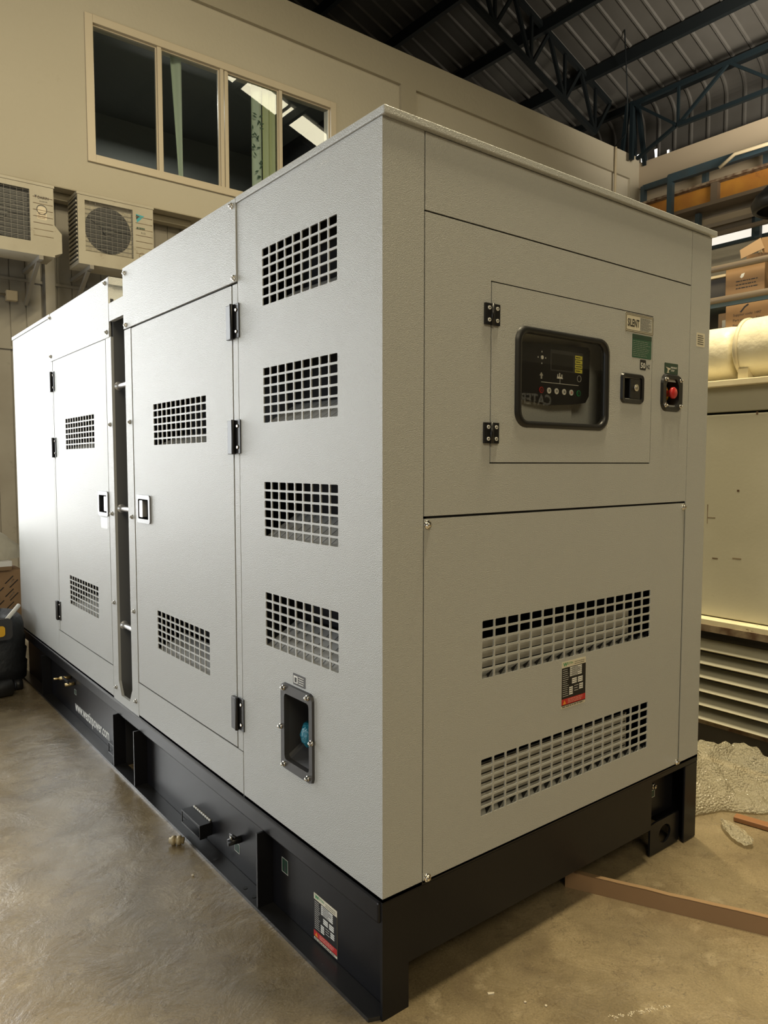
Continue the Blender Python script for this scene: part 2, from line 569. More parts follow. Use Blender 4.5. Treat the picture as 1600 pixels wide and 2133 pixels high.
def plate(mb, M, u0, u1, v0, v1, vents, t, m, out=0.0, cuts=(), skip=()):
    """sheet panel with punched rounded-square vents; vents = (u0, u1, v0, v1, cols, rows, bar)"""
    us = sorted({u0, u1, *[x for q in vents for x in q[:2]], *[x for q in cuts for x in q[:2]]})
    vs = sorted({v0, v1, *[x for q in vents for x in q[2:4]], *[x for q in cuts for x in q[2:4]]})
    us = [u for u in us if u0 <= u <= u1]
    vs = [v for v in vs if v0 <= v <= v1]
    holes = [q[:4] for q in vents] + [q[:4] for q in cuts]
    for a, b in zip(us, us[1:]):
        for c, d in zip(vs, vs[1:]):
            cu, cv = (a + b) / 2, (c + d) / 2
            if any(q[0] < cu < q[1] and q[2] < cv < q[3] for q in holes):
                continue
            mb.add([M(a, c, out), M(b, c, out), M(b, d, out), M(a, d, out)], [(0, 1, 2, 3)], m)
    for k, (a, b, c, d) in enumerate([(u0, u1, v0, v0), (u0, u1, v1, v1), (u0, u0, v0, v1), (u1, u1, v0, v1)]):
        if k in skip:
            continue
        mb.add([M(a, c, out), M(b, d, out), M(b, d, out - t), M(a, c, out - t)], [(0, 1, 2, 3)], m)
    for q in cuts:
        for a, b, c, d in [(q[0], q[1], q[2], q[2]), (q[0], q[1], q[3], q[3]), (q[0], q[0], q[2], q[3]), (q[1], q[1], q[2], q[3])]:
            mb.add([M(a, c, out), M(b, d, out), M(b, d, out - t), M(a, c, out - t)], [(0, 1, 2, 3)], m)
    for (a, b, c, d, nc, nr, bar) in vents:
        pu, pv = (b - a) / nc, (d - c) / nr
        for i in range(nc):
            for j in range(nr):
                x0, y0 = a + i * pu, c + j * pv
                n = 2
                inn = rr(x0 + bar / 2, x0 + pu - bar / 2, y0 + bar / 2, y0 + pv - bar / 2, 0.0032, n)
                cor = [(x0 + pu, y0 + pv), (x0, y0 + pv), (x0, y0), (x0 + pu, y0)]
                k = len(inn)
                pts = [M(*p, out) for p in inn] + [M(*p, out) for p in cor]
                fs = []
                for q in range(4):
                    for e in range(n):
                        fs.append((q * (n + 1) + e, q * (n + 1) + e + 1, k + q))
                    e = q * (n + 1) + n
                    fs.append((e, (e + 1) % k, k + (q + 1) % 4, k + q))
                mb.add(pts, fs, m)
                pts = [M(*p, out) for p in inn] + [M(*p, out - t) for p in inn]
                mb.add(pts, [(e, (e + 1) % k, k + (e + 1) % k, k + e) for e in range(k)], m)


def bolt(parent, M, u, v, out, r=0.009, name='bolt', head=CHROME):
    b = MB()
    b.lathe([(0, 0.002), (r * 1.5, 0.002), (r * 1.5, 0.0), (r * 1.5, -0.002)], M(u, v, out + 0.002), Vector(M(0, 0, 1)) - Vector(M(0, 0, 0)), head, 14)
    pts = [(u + r * math.cos(R(60 * i + 20)), v + r * math.sin(R(60 * i + 20))) for i in range(6)]
    b.poly(pts, M, out + 0.003, out + 0.010, head)
    b.lathe([(0, 0.013), (r * 0.5, 0.0125), (r * 0.8, 0.010)], M(u, v, out), Vector(M(0, 0, 1)) - Vector(M(0, 0, 0)), head, 12)
    return b.build(name, parent)


# ================================================================== SETTING
XR, YW, ZT = 11.7, 6.95, 7.38

b = MB()
b.add([(-14, -14, 0), (XR + 0.6, -14, 0), (XR + 0.6, 14, 0), (-14, 14, 0)], [(0, 1, 2, 3)], FLOOR)
b.box((-14, -14, -0.2), (XR + 0.6, 14, -0.01), FLOOR)
struct(b.build('floor'))

# upper office wall (plane y = YW) with window hole, beam and column relief
WX0, WX1, WZ0, WZ1 = 1.40, 4.56, 4.845, 6.30
b = MB()
ZL = 4.46


def wy(x0, x1, z0, z1, y0=YW, y1=YW + 0.2, m=PLASTER):
    b.box((x0, y0, z0), (x1, y1, z1), m)


wy(-0.2, WX0, ZL, 6.93)
wy(WX0, WX1, ZL, WZ0)
wy(WX0, WX1, WZ1, 6.93)
wy(WX1, XR, ZL, 6.93)
wy(-0.2, XR, 6.93, ZT, YW - 0.05, YW + 0.2, PLASTER2)      # roof-level beam
wy(5.72, 6.0, ZL, 6.93, YW - 0.05, YW, PLASTER2)           # columns
wy(11.35, XR, ZL, 6.93, YW - 0.05, YW, PLASTER2)
wy(5.72, XR, 0, ZL, YW, YW + 0.2, PLASTER)                 # wall below, hidden by the machine
wy(-14, -4.1, 0, ZT, YW, YW + 0.2, PLASTER)
wy(-4.1, -0.2, 4.5, ZT, YW, YW + 0.2, PLASTER)
b.box((-0.2, YW, ZL - 0.012), (5.72, YW + 0.35, ZL), PLASTER2)   # soffit lip
struct(b.build('wall_back'))
# recessed sheet-clad lower wall
b = MB()
yl = 7.25
x = -0.2
n = 0
while x < 5.72:
    b.box((x, yl, 0), (min(x + 0.148, 5.72), yl + 0.1, ZL - 0.02), CLAD)
    b.box((x + 0.148, yl + 0.012, 0), (x + 0.16, yl + 0.1, ZL - 0.02), CLAD)
    x += 0.16
for z in (3.47, 2.74):
    b.box((-0.2, yl - 0.02, z), (5.72, yl, z + 0.03), CLAD)
b.box((-0.2, YW, 0), (-0.05, yl + 0.1, ZL), PLASTER2)
struct(b.build('wall_lower_back'))
b = MB()
b.box((0.93, yl - 0.11, 0), (1.03, yl - 0.02, ZL - 0.02), CLAD)
struct(b.build('trim_column'))
b = MB()
b.box((-0.05, yl - 0.14, ZL - 0.09), (2.6, yl - 0.02, ZL - 0.02), PLASTER2)
struct(b.build('trim_lintel'))

# window
wn = MB()
F0 = YW - 0.025


def fr(x0, x1, z0, z1, y0=F0, y1=YW + 0.07):
    wn.box((x0, y0, z0), (x1, y1, z1), FRAME)


fr(WX0 - 0.05, WX0 + 0.035, WZ0 - 0.05, WZ1 + 0.05)
fr(WX1 - 0.035, WX1 + 0.05, WZ0 - 0.05, WZ1 + 0.05)
fr(WX0 + 0.035, WX1 - 0.035, WZ0 - 0.05, WZ0 + 0.035)
fr(WX0 + 0.035, WX1 - 0.035, WZ1 - 0.035, WZ1 + 0.05)
Z0_, Z1_ = WZ0 + 0.035, WZ1 - 0.035
fr(2.15, 2.20, Z0_, Z1_, F0 + 0.015)
fr(2.925, 2.97, Z0_, Z1_, F0 + 0.01)
fr(2.985, 3.03, Z0_, Z1_, F0 + 0.02)
fr(3.74, 3.785, Z0_, Z1_, F0 + 0.015)
for x0, x1 in ((WX0 + 0.035, 2.15), (2.20, 2.925), (3.03, 3.74), (3.785, WX1 - 0.035)):
    wn.ring([(x0, WZ0 + 0.03), (x1, WZ0 + 0.03), (x1, WZ1 - 0.03), (x0, WZ1 - 0.03)],
            [(x0 + 0.014, WZ0 + 0.05), (x1 - 0.014, WZ0 + 0.05), (x1 - 0.014, WZ1 - 0.05), (x0 + 0.014, WZ1 - 0.05)],
            lambda u, v, w: (u, -w, v), -(YW + 0.05), -(YW + 0.015), FRAME)
win = struct(wn.build('window_1', bevel=0.004))
g = MB()
g.add([(WX0, YW + 0.03, WZ0), (WX1, YW + 0.03, WZ0), (WX1, YW + 0.03, WZ1), (WX0, YW + 0.03, WZ1)], [(0, 1, 2, 3)], WINGLASS)
gl = g.build('pane', win, recalc=False)
# dark office room behind it
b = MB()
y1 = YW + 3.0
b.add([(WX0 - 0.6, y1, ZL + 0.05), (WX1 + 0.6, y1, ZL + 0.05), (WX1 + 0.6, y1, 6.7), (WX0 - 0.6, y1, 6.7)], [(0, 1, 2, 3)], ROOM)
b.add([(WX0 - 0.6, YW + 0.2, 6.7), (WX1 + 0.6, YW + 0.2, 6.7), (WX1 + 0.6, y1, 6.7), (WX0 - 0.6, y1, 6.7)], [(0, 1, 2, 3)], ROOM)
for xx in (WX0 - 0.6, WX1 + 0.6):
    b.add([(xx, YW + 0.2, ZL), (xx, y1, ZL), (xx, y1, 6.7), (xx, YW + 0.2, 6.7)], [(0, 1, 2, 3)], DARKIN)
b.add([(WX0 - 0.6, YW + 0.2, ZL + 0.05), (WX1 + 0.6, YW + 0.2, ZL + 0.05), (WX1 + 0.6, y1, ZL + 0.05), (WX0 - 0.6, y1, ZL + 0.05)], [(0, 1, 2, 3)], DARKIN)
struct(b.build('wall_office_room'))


def curtain(x0, x1, y, z0, z1, m, name, label, folds, x0b=None, leaf=False):
    c = MB()
    n = folds * 8
    top, bot = [], []
    for i in range(n + 1):
        t = i / n
        dy = 0.025 * math.sin(t * folds * 2 * PI)
        top.append((x0 + (x1 - x0) * t, y + dy, z1))
        xb0 = x0 if x0b is None else x0b
        bot.append((xb0 + (x1 - xb0) * t, y + dy, z0))
    mid = [tuple((Vector(a) + Vector(q)) / 2) for a, q in zip(top, bot)]
    c.ring3([top, mid, bot], m, close=False, smooth=True)
    if leaf:
        rnd = random.Random(3)
        for i in range(26):
            u, v = x0 + (x1 - x0) * rnd.random(), z0 + (z1 - z0) * 0.75 * rnd.random()
            a = rnd.random() * 6.28
            p = [(u + 0.035 * math.cos(a), v + 0.035 * math.sin(a)), (u + 0.012 * math.cos(a + 1.57), v + 0.012 * math.sin(a + 1.57)),
                 (u - 0.035 * math.cos(a), v - 0.035 * math.sin(a)), (u + 0.012 * math.cos(a - 1.57), v + 0.012 * math.sin(a - 1.57))]
            c.poly(p, lambda uu, vv, w: (uu, y - 0.03 - w, vv), 0, 0.001, LEAF)
    o = c.build(name, recalc=False)
    tag(o, label, 'curtain')


curtain(2.36, 2.50, YW + 0.14, WZ0, WZ1, CURT2, 'curtain', 'narrow pale blue curtain strip in the second office window pane', 1, 2.45)
curtain(3.42, 3.56, YW + 0.14, WZ0, WZ1, CURT2, 'curtain', 'leaf-patterned blue-green curtain in the third office window pane', 1, leaf=True)
curtain(3.57, 3.765, YW + 0.13, WZ0, WZ1, CURT, 'curtain', 'plain light green curtain beside the leaf-patterned one in the third office window pane', 2)

# bright daylight outside the tall loading door
b = MB()
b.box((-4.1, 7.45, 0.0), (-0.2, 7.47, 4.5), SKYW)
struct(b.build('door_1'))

# cables on the wall
b = MB()
b.tube([(10.82, YW - 0.09, 7.36), (10.82, YW - 0.09, 6.0), (10.82, YW - 0.09, 3.5)], 0.022, PIPE)
tag(b.build('conduit_pipe'), 'thin cream vertical pipe on the upper back wall near the corner', 'pipe')

# right wall (plane x = XR)
b = MB()
b.box((XR, -14, 0), (XR + 0.3, YW + 0.2, 5.36), PLASTER)
b.box((XR, -14, 5.56), (XR + 0.3, YW + 0.2, 6.85), PLASTERR)
b.box((XR - 0.06, -14, 6.80), (XR + 0.3, YW + 0.2, 7.28), PLASTERR)
for yy in (-9, -6, -3, 0, 2.4, 6.4):
    b.box((XR, yy, 5.36), (XR + 0.3, yy + 0.25, 5.56), BLUEST)
struct(b.build('wall_right'))
b = MB()
b.box((XR + 0.02, -14, 5.40), (XR + 0.04, 6.6, 5.545), SKYW)
o = struct(b.build('window_2'))
f = MB()
f.box((XR - 0.04, -14, 5.33), (XR + 0.02, 6.9, 5.39), BLUEST)
f.box((XR - 0.04, -14, 5.55), (XR + 0.02, 6.9, 5.60), BLUEST)
for yy in (4.62, 3.5, 2.4, 5.8):
    f.box((XR - 0.05, yy, 5.36), (XR + 0.02, yy + 0.09, 5.75), BLUEST)
f.build('window_frame', o)

# far end wall and left end behind the office
b = MB()
b.box((-14, 14, 0), (XR + 0.6, 14.2, 15), ROOFSTEEL)
struct(b.build('wall_far'))

b = MB()
b.box((-14.2, -14.2, 0), (XR + 0.6, -14, 12), PLASTERR)
struct(b.build('wall_front'))
b = MB()
b.box((-14.2, -14, 0), (-14, 14, 9), PLASTERR)
struct(b.build('wall_left'))

# roof: ribbed sheets sloping down to the right wall, curved eave, vertical cladding
SL = 0.36
XE, ZE = 11.75, 8.42


def zr(x):
    return ZE + SL * (XE - x)


prof = []
for i in range(14):
    x = 0.0 + (XE - 0.0) * i / 13
    prof.append((x, zr(x)))
th0 = math.atan(SL)
rad = 0.42
cx, cz = XE - rad * math.sin(th0), ZE - rad * math.cos(th0)
for i in range(1, 9):
    t = (PI / 2 - th0) * i / 8
    prof.append((cx + rad * math.sin(th0 + t), cz + rad * math.cos(th0 + t)))
prof.append((prof[-1][0], 7.35))
b = MB()
ys, zs = [], []
y = -14.0
while y < 14:
    for dy, dz in ((0, 0), (0.235, 0), (0.255, -0.03), (0.285, -0.03), (0.305, 0)):
        ys.append(y + dy)
        zs.append(dz)
    y += 0.33
rings = []
for k, (px, pz) in enumerate(prof):
    k0, k1 = max(k - 1, 0), min(k + 1, len(prof) - 1)
    tx, tz = prof[k1][0] - prof[k0][0], prof[k1][1] - prof[k0][1]
    l = math.hypot(tx, tz)
    nx, nz_ = -tz / l, tx / l
    rings.append([(px + nx * d, yy, pz + nz_ * d) for yy, d in zip(ys, zs)])
b.ring3(rings, ROOFMET, close=False)
# far slope beyond the ridge
b.ring3([[(0.0, -14, zr(0)), (0.0, 14, zr(0))], [(-14, -14, 8.0), (-14, 14, 8.0)]], ROOFMET, close=False)
# corner gap: missing sheet lets daylight in
struct(b.build('ceiling', recalc=False))
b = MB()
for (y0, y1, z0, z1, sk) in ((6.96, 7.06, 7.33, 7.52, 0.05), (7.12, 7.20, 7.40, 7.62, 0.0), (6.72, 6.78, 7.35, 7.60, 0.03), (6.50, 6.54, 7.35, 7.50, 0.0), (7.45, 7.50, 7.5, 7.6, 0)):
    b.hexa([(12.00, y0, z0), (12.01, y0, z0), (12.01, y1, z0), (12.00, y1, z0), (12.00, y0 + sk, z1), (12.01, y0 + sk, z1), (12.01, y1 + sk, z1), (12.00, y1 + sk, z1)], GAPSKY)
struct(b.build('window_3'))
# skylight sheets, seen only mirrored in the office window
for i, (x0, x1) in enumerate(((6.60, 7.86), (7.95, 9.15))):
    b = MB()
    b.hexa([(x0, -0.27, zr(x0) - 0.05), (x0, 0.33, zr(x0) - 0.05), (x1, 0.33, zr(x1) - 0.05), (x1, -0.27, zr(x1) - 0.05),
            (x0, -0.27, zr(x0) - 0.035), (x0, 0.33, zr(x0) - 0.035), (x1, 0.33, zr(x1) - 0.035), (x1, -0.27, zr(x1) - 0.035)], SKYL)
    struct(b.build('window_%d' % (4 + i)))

# purlins along y
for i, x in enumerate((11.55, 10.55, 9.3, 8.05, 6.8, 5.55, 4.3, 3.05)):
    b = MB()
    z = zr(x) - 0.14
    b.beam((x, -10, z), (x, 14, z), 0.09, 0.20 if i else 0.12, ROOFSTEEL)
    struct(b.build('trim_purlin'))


def truss(name, p0, p1, drop, bays, label, w=0.07, bright=BLUEST, m=BLUEST, ang=None, group=None):
    """lattice girder between two upper-chord points; drop = depth of the lattice"""
    t = thing(name, label, 'roof truss', p0, group)
    p0, p1 = Vector(p0), Vector(p1)
    dn = Vector((0, 0, -drop))
    c = MB()
    c.beam(p0, p1, w, w, m)
    c.build('upper_chord', t)
    c = MB()
    e = (p1 - p0) / bays
    c.beam(p0 + dn + e * 0.5, p1 + dn - e * 0.5, w, w, m)
    c.build('lower_chord', t)
    for i in range(bays):
        a = p0 + e * i
        mid = a + e * 0.5 + dn
        for q in (a, a + e):
            c = MB()
            c.beam(q, mid, w * 0.7, w * 0.7, m)
            c.build('diagonal_brace', t)
        c = MB()
        c.beam(mid, mid - dn, w * 0.6, w * 0.6, m)
        c.build('vertical_brace', t)
    return t


# eave truss along the right wall and rafter trusses running up the slope
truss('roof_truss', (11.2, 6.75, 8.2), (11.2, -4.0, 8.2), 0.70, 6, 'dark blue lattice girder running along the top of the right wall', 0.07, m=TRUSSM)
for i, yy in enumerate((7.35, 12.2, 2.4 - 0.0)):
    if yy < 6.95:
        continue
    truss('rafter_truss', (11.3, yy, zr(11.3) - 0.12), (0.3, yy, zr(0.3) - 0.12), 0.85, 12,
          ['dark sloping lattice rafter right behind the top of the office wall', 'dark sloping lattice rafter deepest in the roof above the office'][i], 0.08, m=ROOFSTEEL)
# column lattice at the corner
t = thing('lattice_column', 'dark blue lattice steel column in the roof corner above the wall junction', 'steel column', (11.2, 6.8, 7.3))
for dx, dy in ((0, 0), (0.0, 0.45), (0.45, 0), (0.45, 0.45)):
    c = MB()
    c.beam((11.2 + dx, 6.78 + dy * 0.5, 7.2), (11.2 + dx * 0.4, 6.78 + dy * 0.2, 8.25), 0.07, 0.07, TRUSSM)
    c.build('post', t)
for z in (7.35, 7.7, 8.0):
    c = MB()
    c.beam((11.2, 6.78, z), (11.6, 7.0, z + 0.3), 0.05, 0.05, TRUSSM)
    c.build('brace', t)
c = MB()
c.beam((11.2, 5.9, 7.5), (11.25, 6.7, 7.2), 0.06, 0.05, TRUSSM)
c.build('brace', t)
# hanging wire
b = MB()
b.tube([(10.2, 6.3, zr(10.2) + 0.0), (10.55, 6.45, 8.0), (10.75, 6.6, 7.5), (10.82, 6.88, 7.37)], 0.012, ROOFSTEEL, 6)
tag(b.build('hanging_cable'), 'thin dark cable hanging from the roof near the corner', 'cable')

# ---------------- steelwork on the right wall
X0 = 10.8
t = thing('steel_frame', 'blue painted steel frame in front of the upper right wall', 'steel frame', (X0, 4.5, 5.0))
for nm, a, c2, w, h in (('top_rail', (X0, 5.75, 6.44), (X0, -3, 6.44), 0.10, 0.14), ('post', (X0, 5.72, 6.5), (X0, 5.72, 4.2), 0.09, 0.09),
                        ('rear_rail', (11.5, 6.7, 6.72), (11.5, -3, 6.72), 0.08, 0.10), ('post', (11.5, 6.7, 6.75), (11.5, 6.7, 5.4), 0.08, 0.10),
                        ('post', (11.45, 5.45, 6.7), (11.45, 5.45, 6.4), 0.08, 0.10), ('post', (11.45, 4.4, 6.7), (11.45, 4.4, 6.2), 0.08, 0.10),
                        ('post', (11.2, 5.42, 5.85), (11.2, 5.42, 5.5), 0.08, 0.09), ('post', (11.2, 4.38, 5.95), (11.2, 4.38, 5.2), 0.08, 0.09)):
    c = MB()
    c.beam(a, c2, w, h, BLUEST)
    c.build(nm, t)
t = thing('crane_beam', 'rusty orange overhead crane beam behind the blue steel frame', 'crane beam', (11.1, 4, 6.0))
c = MB()
c.box((11.12, -4, 5.92), (11.14, 6.75, 6.24), RUSTOR)
c.build('web', t)
c = MB()
c.box((11.0, -4, 6.24), (11.26, 6.75, 6.28), RUST)
c.build('upper_flange', t)
c = MB()
c.box((10.98, -4, 5.87), (11.28, 6.75, 5.93), BROWNST)
c.build('lower_flange', t)
for yy in (5.0, 3.2, 1.4):
    c = MB()
    c.box((11.02, yy, 5.93), (11.12, yy + 0.12, 6.24), BROWNST)
    c.build('stiffener', t)
b = MB()
b.tube([(X0 - 0.2, 4.75, 6.28), (X0 - 0.2, 4.5, 6.42), (X0 - 0.2, 2.0, 6.36)], 0.03, PIPE)
tag(b.build('bent_pipe'), 'thin cream pipe bending out under the blue rail', 'pipe')
t = thing('wall_awning', 'pale grey horizontal metal sheets below the orange crane beam', 'metal sheeting', (11.4, 4, 5.6))
for z0, z1, xx in ((5.70, 5.85, 11.42), (5.66, 5.78, 11.3)):
    c = MB()
    c.hexa([(xx, -4, z0), (xx + 0.2, -4, z0), (xx + 0.2, 6.6, z0), (xx, 6.6, z0), (xx + 0.05, -4, z1), (xx + 0.25, -4, z1), (xx + 0.25, 6.6, z1), (xx + 0.05, 6.6, z1)], PLASTERR)
    c.build('sheet', t)
b = MB()
b.beam((10.9, 6.5, 5.33), (10.9, -3, 5.33), 0.06, 0.06, BROWNST)
tag(b.build('horizontal_rail'), 'slim brown horizontal rail just above the bright window band', 'rail')

# pendant lamp at right edge
t = thing('pendant_lamp', 'black bell-shaped hanging lamp at the right edge below the crane beam', 'lamp', (8.0, 2.52, 4.5))
c = MB()
c.lathe([(0.02, 0.62), (0.07, 0.58), (0.10, 0.48), (0.20, 0.33), (0.36, 0.18), (0.40, 0.10), (0.38, 0.02), (0.34, 0.0), (0.33, 0.03), (0.34, 0.10), (0.18, 0.28), (0.0, 0.36)], (8.0, 2.52, 4.48), (0, 0, 1), BPLAST, 32)
c.build('lamp_shade', t)
c = MB()
c.cyl((8.0, 2.52, 5.1), (8.0, 2.52, zr(8.0) - 0.1), 0.012, BPLAST, n=8)
c.build('cord', t)

# ================================================================== GENERATOR SET
GW, GL, ZB, GH = 1.608, 4.24, 0.334, 2.40
G = thing('generator_set', 'large light grey soundproof diesel generator on a black steel skid base', 'generator', (0.8, 2.1, 0))
T = 0.003
GAP = 0.0035
# inner shell keeps it dark behind the vents
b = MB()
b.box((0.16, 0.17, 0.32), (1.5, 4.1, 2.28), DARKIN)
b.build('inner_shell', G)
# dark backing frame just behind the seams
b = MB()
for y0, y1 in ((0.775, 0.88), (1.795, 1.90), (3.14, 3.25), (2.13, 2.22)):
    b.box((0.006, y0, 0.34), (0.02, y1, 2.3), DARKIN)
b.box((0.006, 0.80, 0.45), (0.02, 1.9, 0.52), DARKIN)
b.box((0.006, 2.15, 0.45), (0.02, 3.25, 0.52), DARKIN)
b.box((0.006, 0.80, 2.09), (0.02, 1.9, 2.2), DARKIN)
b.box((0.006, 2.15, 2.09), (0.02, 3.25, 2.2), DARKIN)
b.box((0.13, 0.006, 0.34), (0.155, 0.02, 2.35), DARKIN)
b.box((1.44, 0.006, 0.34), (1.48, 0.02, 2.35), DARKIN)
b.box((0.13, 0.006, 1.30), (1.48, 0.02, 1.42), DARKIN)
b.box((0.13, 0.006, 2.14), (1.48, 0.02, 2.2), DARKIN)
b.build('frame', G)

VL = [(0.199, 0.627, 2.010, 2.194, 9, 6, 0.0066), (0.199, 0.627, 1.638, 1.819, 9, 6, 0.0066),
      (0.199, 0.627, 1.272, 1.454, 9, 6, 0.0066), (0.199, 0.627, 0.911, 1.093, 9, 6, 0.0066)]
FB = (0.345, 0.505, 0.565, 0.790)
b = MB()
plate(b, ML, 0.0, 0.7935, ZB, GH - 0.022, VL, 0.004, PAINT, cuts=[FB], skip=(2,))
plate(b, ME, 0.0, 0.1395, ZB, GH - 0.022, [], 0.004, PAINT, skip=(2,))
b.build('corner_panel', G)
# sloped catch trays and light inner walls behind each vent
for q in VL:
    b = MB()
    u0, u1, v0, v1 = q[:4]
    b.add([ML(u0 - 0.01, v0 - 0.004, -0.006), ML(u1 + 0.01, v0 - 0.004, -0.006), ML(u1 + 0.01, v0 + 0.070, -0.13), ML(u0 - 0.01, v0 + 0.070, -0.13)], [(0, 1, 2, 3)], TRAY)
    for i in range(9):
        uu = u0 + (u1 - u0) * (i + 0.3) / 9
        b.add([ML(uu, v0, -0.008), ML(uu + 0.003, v0, -0.008), ML(uu + 0.013, v0 + 0.074, -0.13), ML(uu + 0.010, v0 + 0.074, -0.13)], [(0, 1, 2, 3)], DARKIN)
    b.build('vent_tray', G, recalc=False)

# header 1 and bridge, header 2
HO = 0.004
b = MB()
pts = [(0.797, GH - 0.002), (0.797, 2.1236), (1.925, 2.1236), (1.925, 2.19), (2.128, 2.19), (2.128, 2.275), (1.925, 2.275), (1.925, GH - 0.002)]
b.poly(pts, ML, -0.02, HO, PAINT)
b.build('header_panel', G, bevel=0.0015)
b = MB()
pts = [(2.132, GH), (2.132, 2.118), (3.222, 2.118), (3.222, GH - 0.01)]
b.poly(pts, ML, -0.02, HO, PAINT)
b.build('header_panel', G, bevel=0.0015)
b = MB()
b.poly([(3.222, 0.334), (GL - 0.002, 0.334), (GL - 0.002, 2.375), (3.222, 2.375)], ML, -0.02, 0.0, PAINT)
b.build('rear_panel', G, bevel=0.002)
b = MB()
b.box((-0.004, 3.226, 2.377), (GW + 0.01, GL + 0.01, GH), PAINT)
b.build('rear_roof_lid', G, bevel=0.003)
# roofs
b = MB()
b.box((-0.005, -0.014, GH - 0.021), (GW + 0.016, 0.795, GH), PAINT)
b.build('roof_lid', G, bevel=0.003)
b = MB()
b.box((0.02, 0.795, GH - 0.02), (GW, 1.92, GH - 0.006), PAINT)
b.box((0.0, 1.905, 2.275), (GW, 1.92, GH - 0.006), PAINT)
b.box((0.0, 1.92, 2.262), (GW, 2.135, 2.275), PAINT)
b.box((0.0, 2.135, 2.275), (GW, 2.147, GH), PAINT)
b.box((-0.003, 2.126, GH - 0.035), (GW + 0.01, 2.16, GH + 0.002), PAINT)
b.box((0.0, 2.147, GH - 0.012), (GW, 3.226, GH), PAINT)
b.build('roof_panel', G, bevel=0.002)
# doors
VD1 = [(1.057, 1.590, 1.586, 1.765, 11, 6, 0.0066), (1.057, 1.590, 0.706, 0.880, 11, 6, 0.0066)]
VD2 = [(2.412, 2.952, 1.589, 1.768, 11, 6, 0.0066), (2.412, 2.952, 0.697, 0.871, 11, 6, 0.0066)]
doors = []
for (y0, y1, vents, latch, hs, side) in ((0.838, 1.836, VD1, (1.637, 1.796, 1.247, 1.371), 0.826, 1), (2.202, 3.19, VD2, (2.207, 2.362, 1.248, 1.371), 3.2, -1)):
    b = MB()
    holes = [latch]
    plate(b, ML, y0 + GAP, y1 - GAP, 0.502, 2.117, vents, 0.004, PAINT,
          cuts=[(latch[0] + 0.012, latch[1] - 0.012, latch[2] + 0.012, latch[3] - 0.012)])
    d = b.build('side_door', G, label='side door with two square-hole vents and a black recessed latch')
    doors.append(d)
    for q in vents:
        b = MB()
        u0, u1, v0, v1 = q[:4]
        b.add([ML(u0 - 0.01, v0 - 0.004, -0.006), ML(u1 + 0.01, v0 - 0.004, -0.006), ML(u1 + 0.01, v0 + 0.05, -0.13), ML(u0 - 0.01, v0 + 0.05, -0.13)], [(0, 1, 2, 3)],
              TRAY if v0 < 1 else PAINT_IN)
        b.build('vent_tray', d, recalc=False)
    # latch
    u0, u1, v0, v1 = latch
    b = MB()
    b.ring(rr(u0, u1, v0, v1, 0.014), rr(u0 + 0.018, u1 - 0.018, v0 + 0.018, v1 - 0.018, 0.006), ML, -0.002, 0.007, LATCHM)
    b.ring3([[ML(*p, 0.004) for p in rr(u0 + 0.018, u1 - 0.018, v0 + 0.018, v1 - 0.018, 0.006)],
             [ML(*p, -0.035) for p in rr(u0 + 0.02, u1 - 0.02, v0 + 0.02, v1 - 0.02, 0.006)]], BPLAST)
    b.add([ML(*p, -0.035) for p in rr(u0 + 0.016, u1 - 0.016, v0 + 0.016, v1 - 0.016, 0.006)], [tuple(range(24))], BPLAST)
    b.build('latch_frame', d, recalc=False, label='silver-edged black recessed latch cup')
    b = MB()
    if side > 0:
        pu = (u1 - 0.064, u1 - 0.024)
    else:
        pu = (u0 + 0.022, u0 + 0.068)
    b.poly(rr(pu[0], pu[1], v0 + 0.024, v1 - 0.024, 0.005), ML, -0.018, 0.004, SILVER)
    b.build('latch_paddle', d, label='pale grey latch paddle', bevel=0.002)
    # hinges
    for zc in ((1.993, 1.602, 0.630) if side > 0 else (1.998, 1.608, 0.622)):
        b = MB()
        yc = hs
        b.box((-0.004, yc - 0.043, zc - 0.058), (0.0, yc - 0.002, zc + 0.058), BPLAST)
        b.box((-0.013, yc - 0.002, zc - 0.060), (0.0, yc + 0.036, zc + 0.056), BPLAST)
        b.cyl((-0.010, yc - 0.002, zc - 0.060), (-0.010, yc - 0.002, zc + 0.058), 0.007, BPLAST, n=10)
        for q in (-0.036, 0.036):
            b.cyl((-0.004, yc - 0.026, zc + q), (-0.008, yc - 0.026, zc + q), 0.006, CHROME, n=10)
        h = b.build('hinge', d, bevel=0.002)
# fixed panels under the doors and strips beside the slot
for y0, y1 in ((0.7985, 1.892), (2.202, 3.218)):
    b = MB()
    b.poly([(y0, ZB), (y1 - 0.05 if y0 < 1 else y1, ZB), (y1 - 0.05 if y0 < 1 else y1, 0.496), (y0, 0.496)], ML, -0.004, 0.0, PAINT)
    b.build('kick_panel', G)
b = MB()
b.poly([(1.842, 0.334), (2.196, 0.334), (2.196, 2.118), (2.118, 2.118), (2.118, 0.44), (2.08, 0.375), (1.965, 0.375), (1.925, 0.44), (1.925, 2.119), (1.842, 2.119)], ML, -0.012, 0.001, PAINT)
b.build('slot_frame', G)
for a_, b_ in ((0.797, 0.833), (3.196, 3.218)):
    b = MB()
    b.poly([(a_, 0.50), (b_, 0.50), (b_, 2.117), (a_, 2.117)], ML, -0.012, 0.0, PAINT)
    b.build('door_post', G)
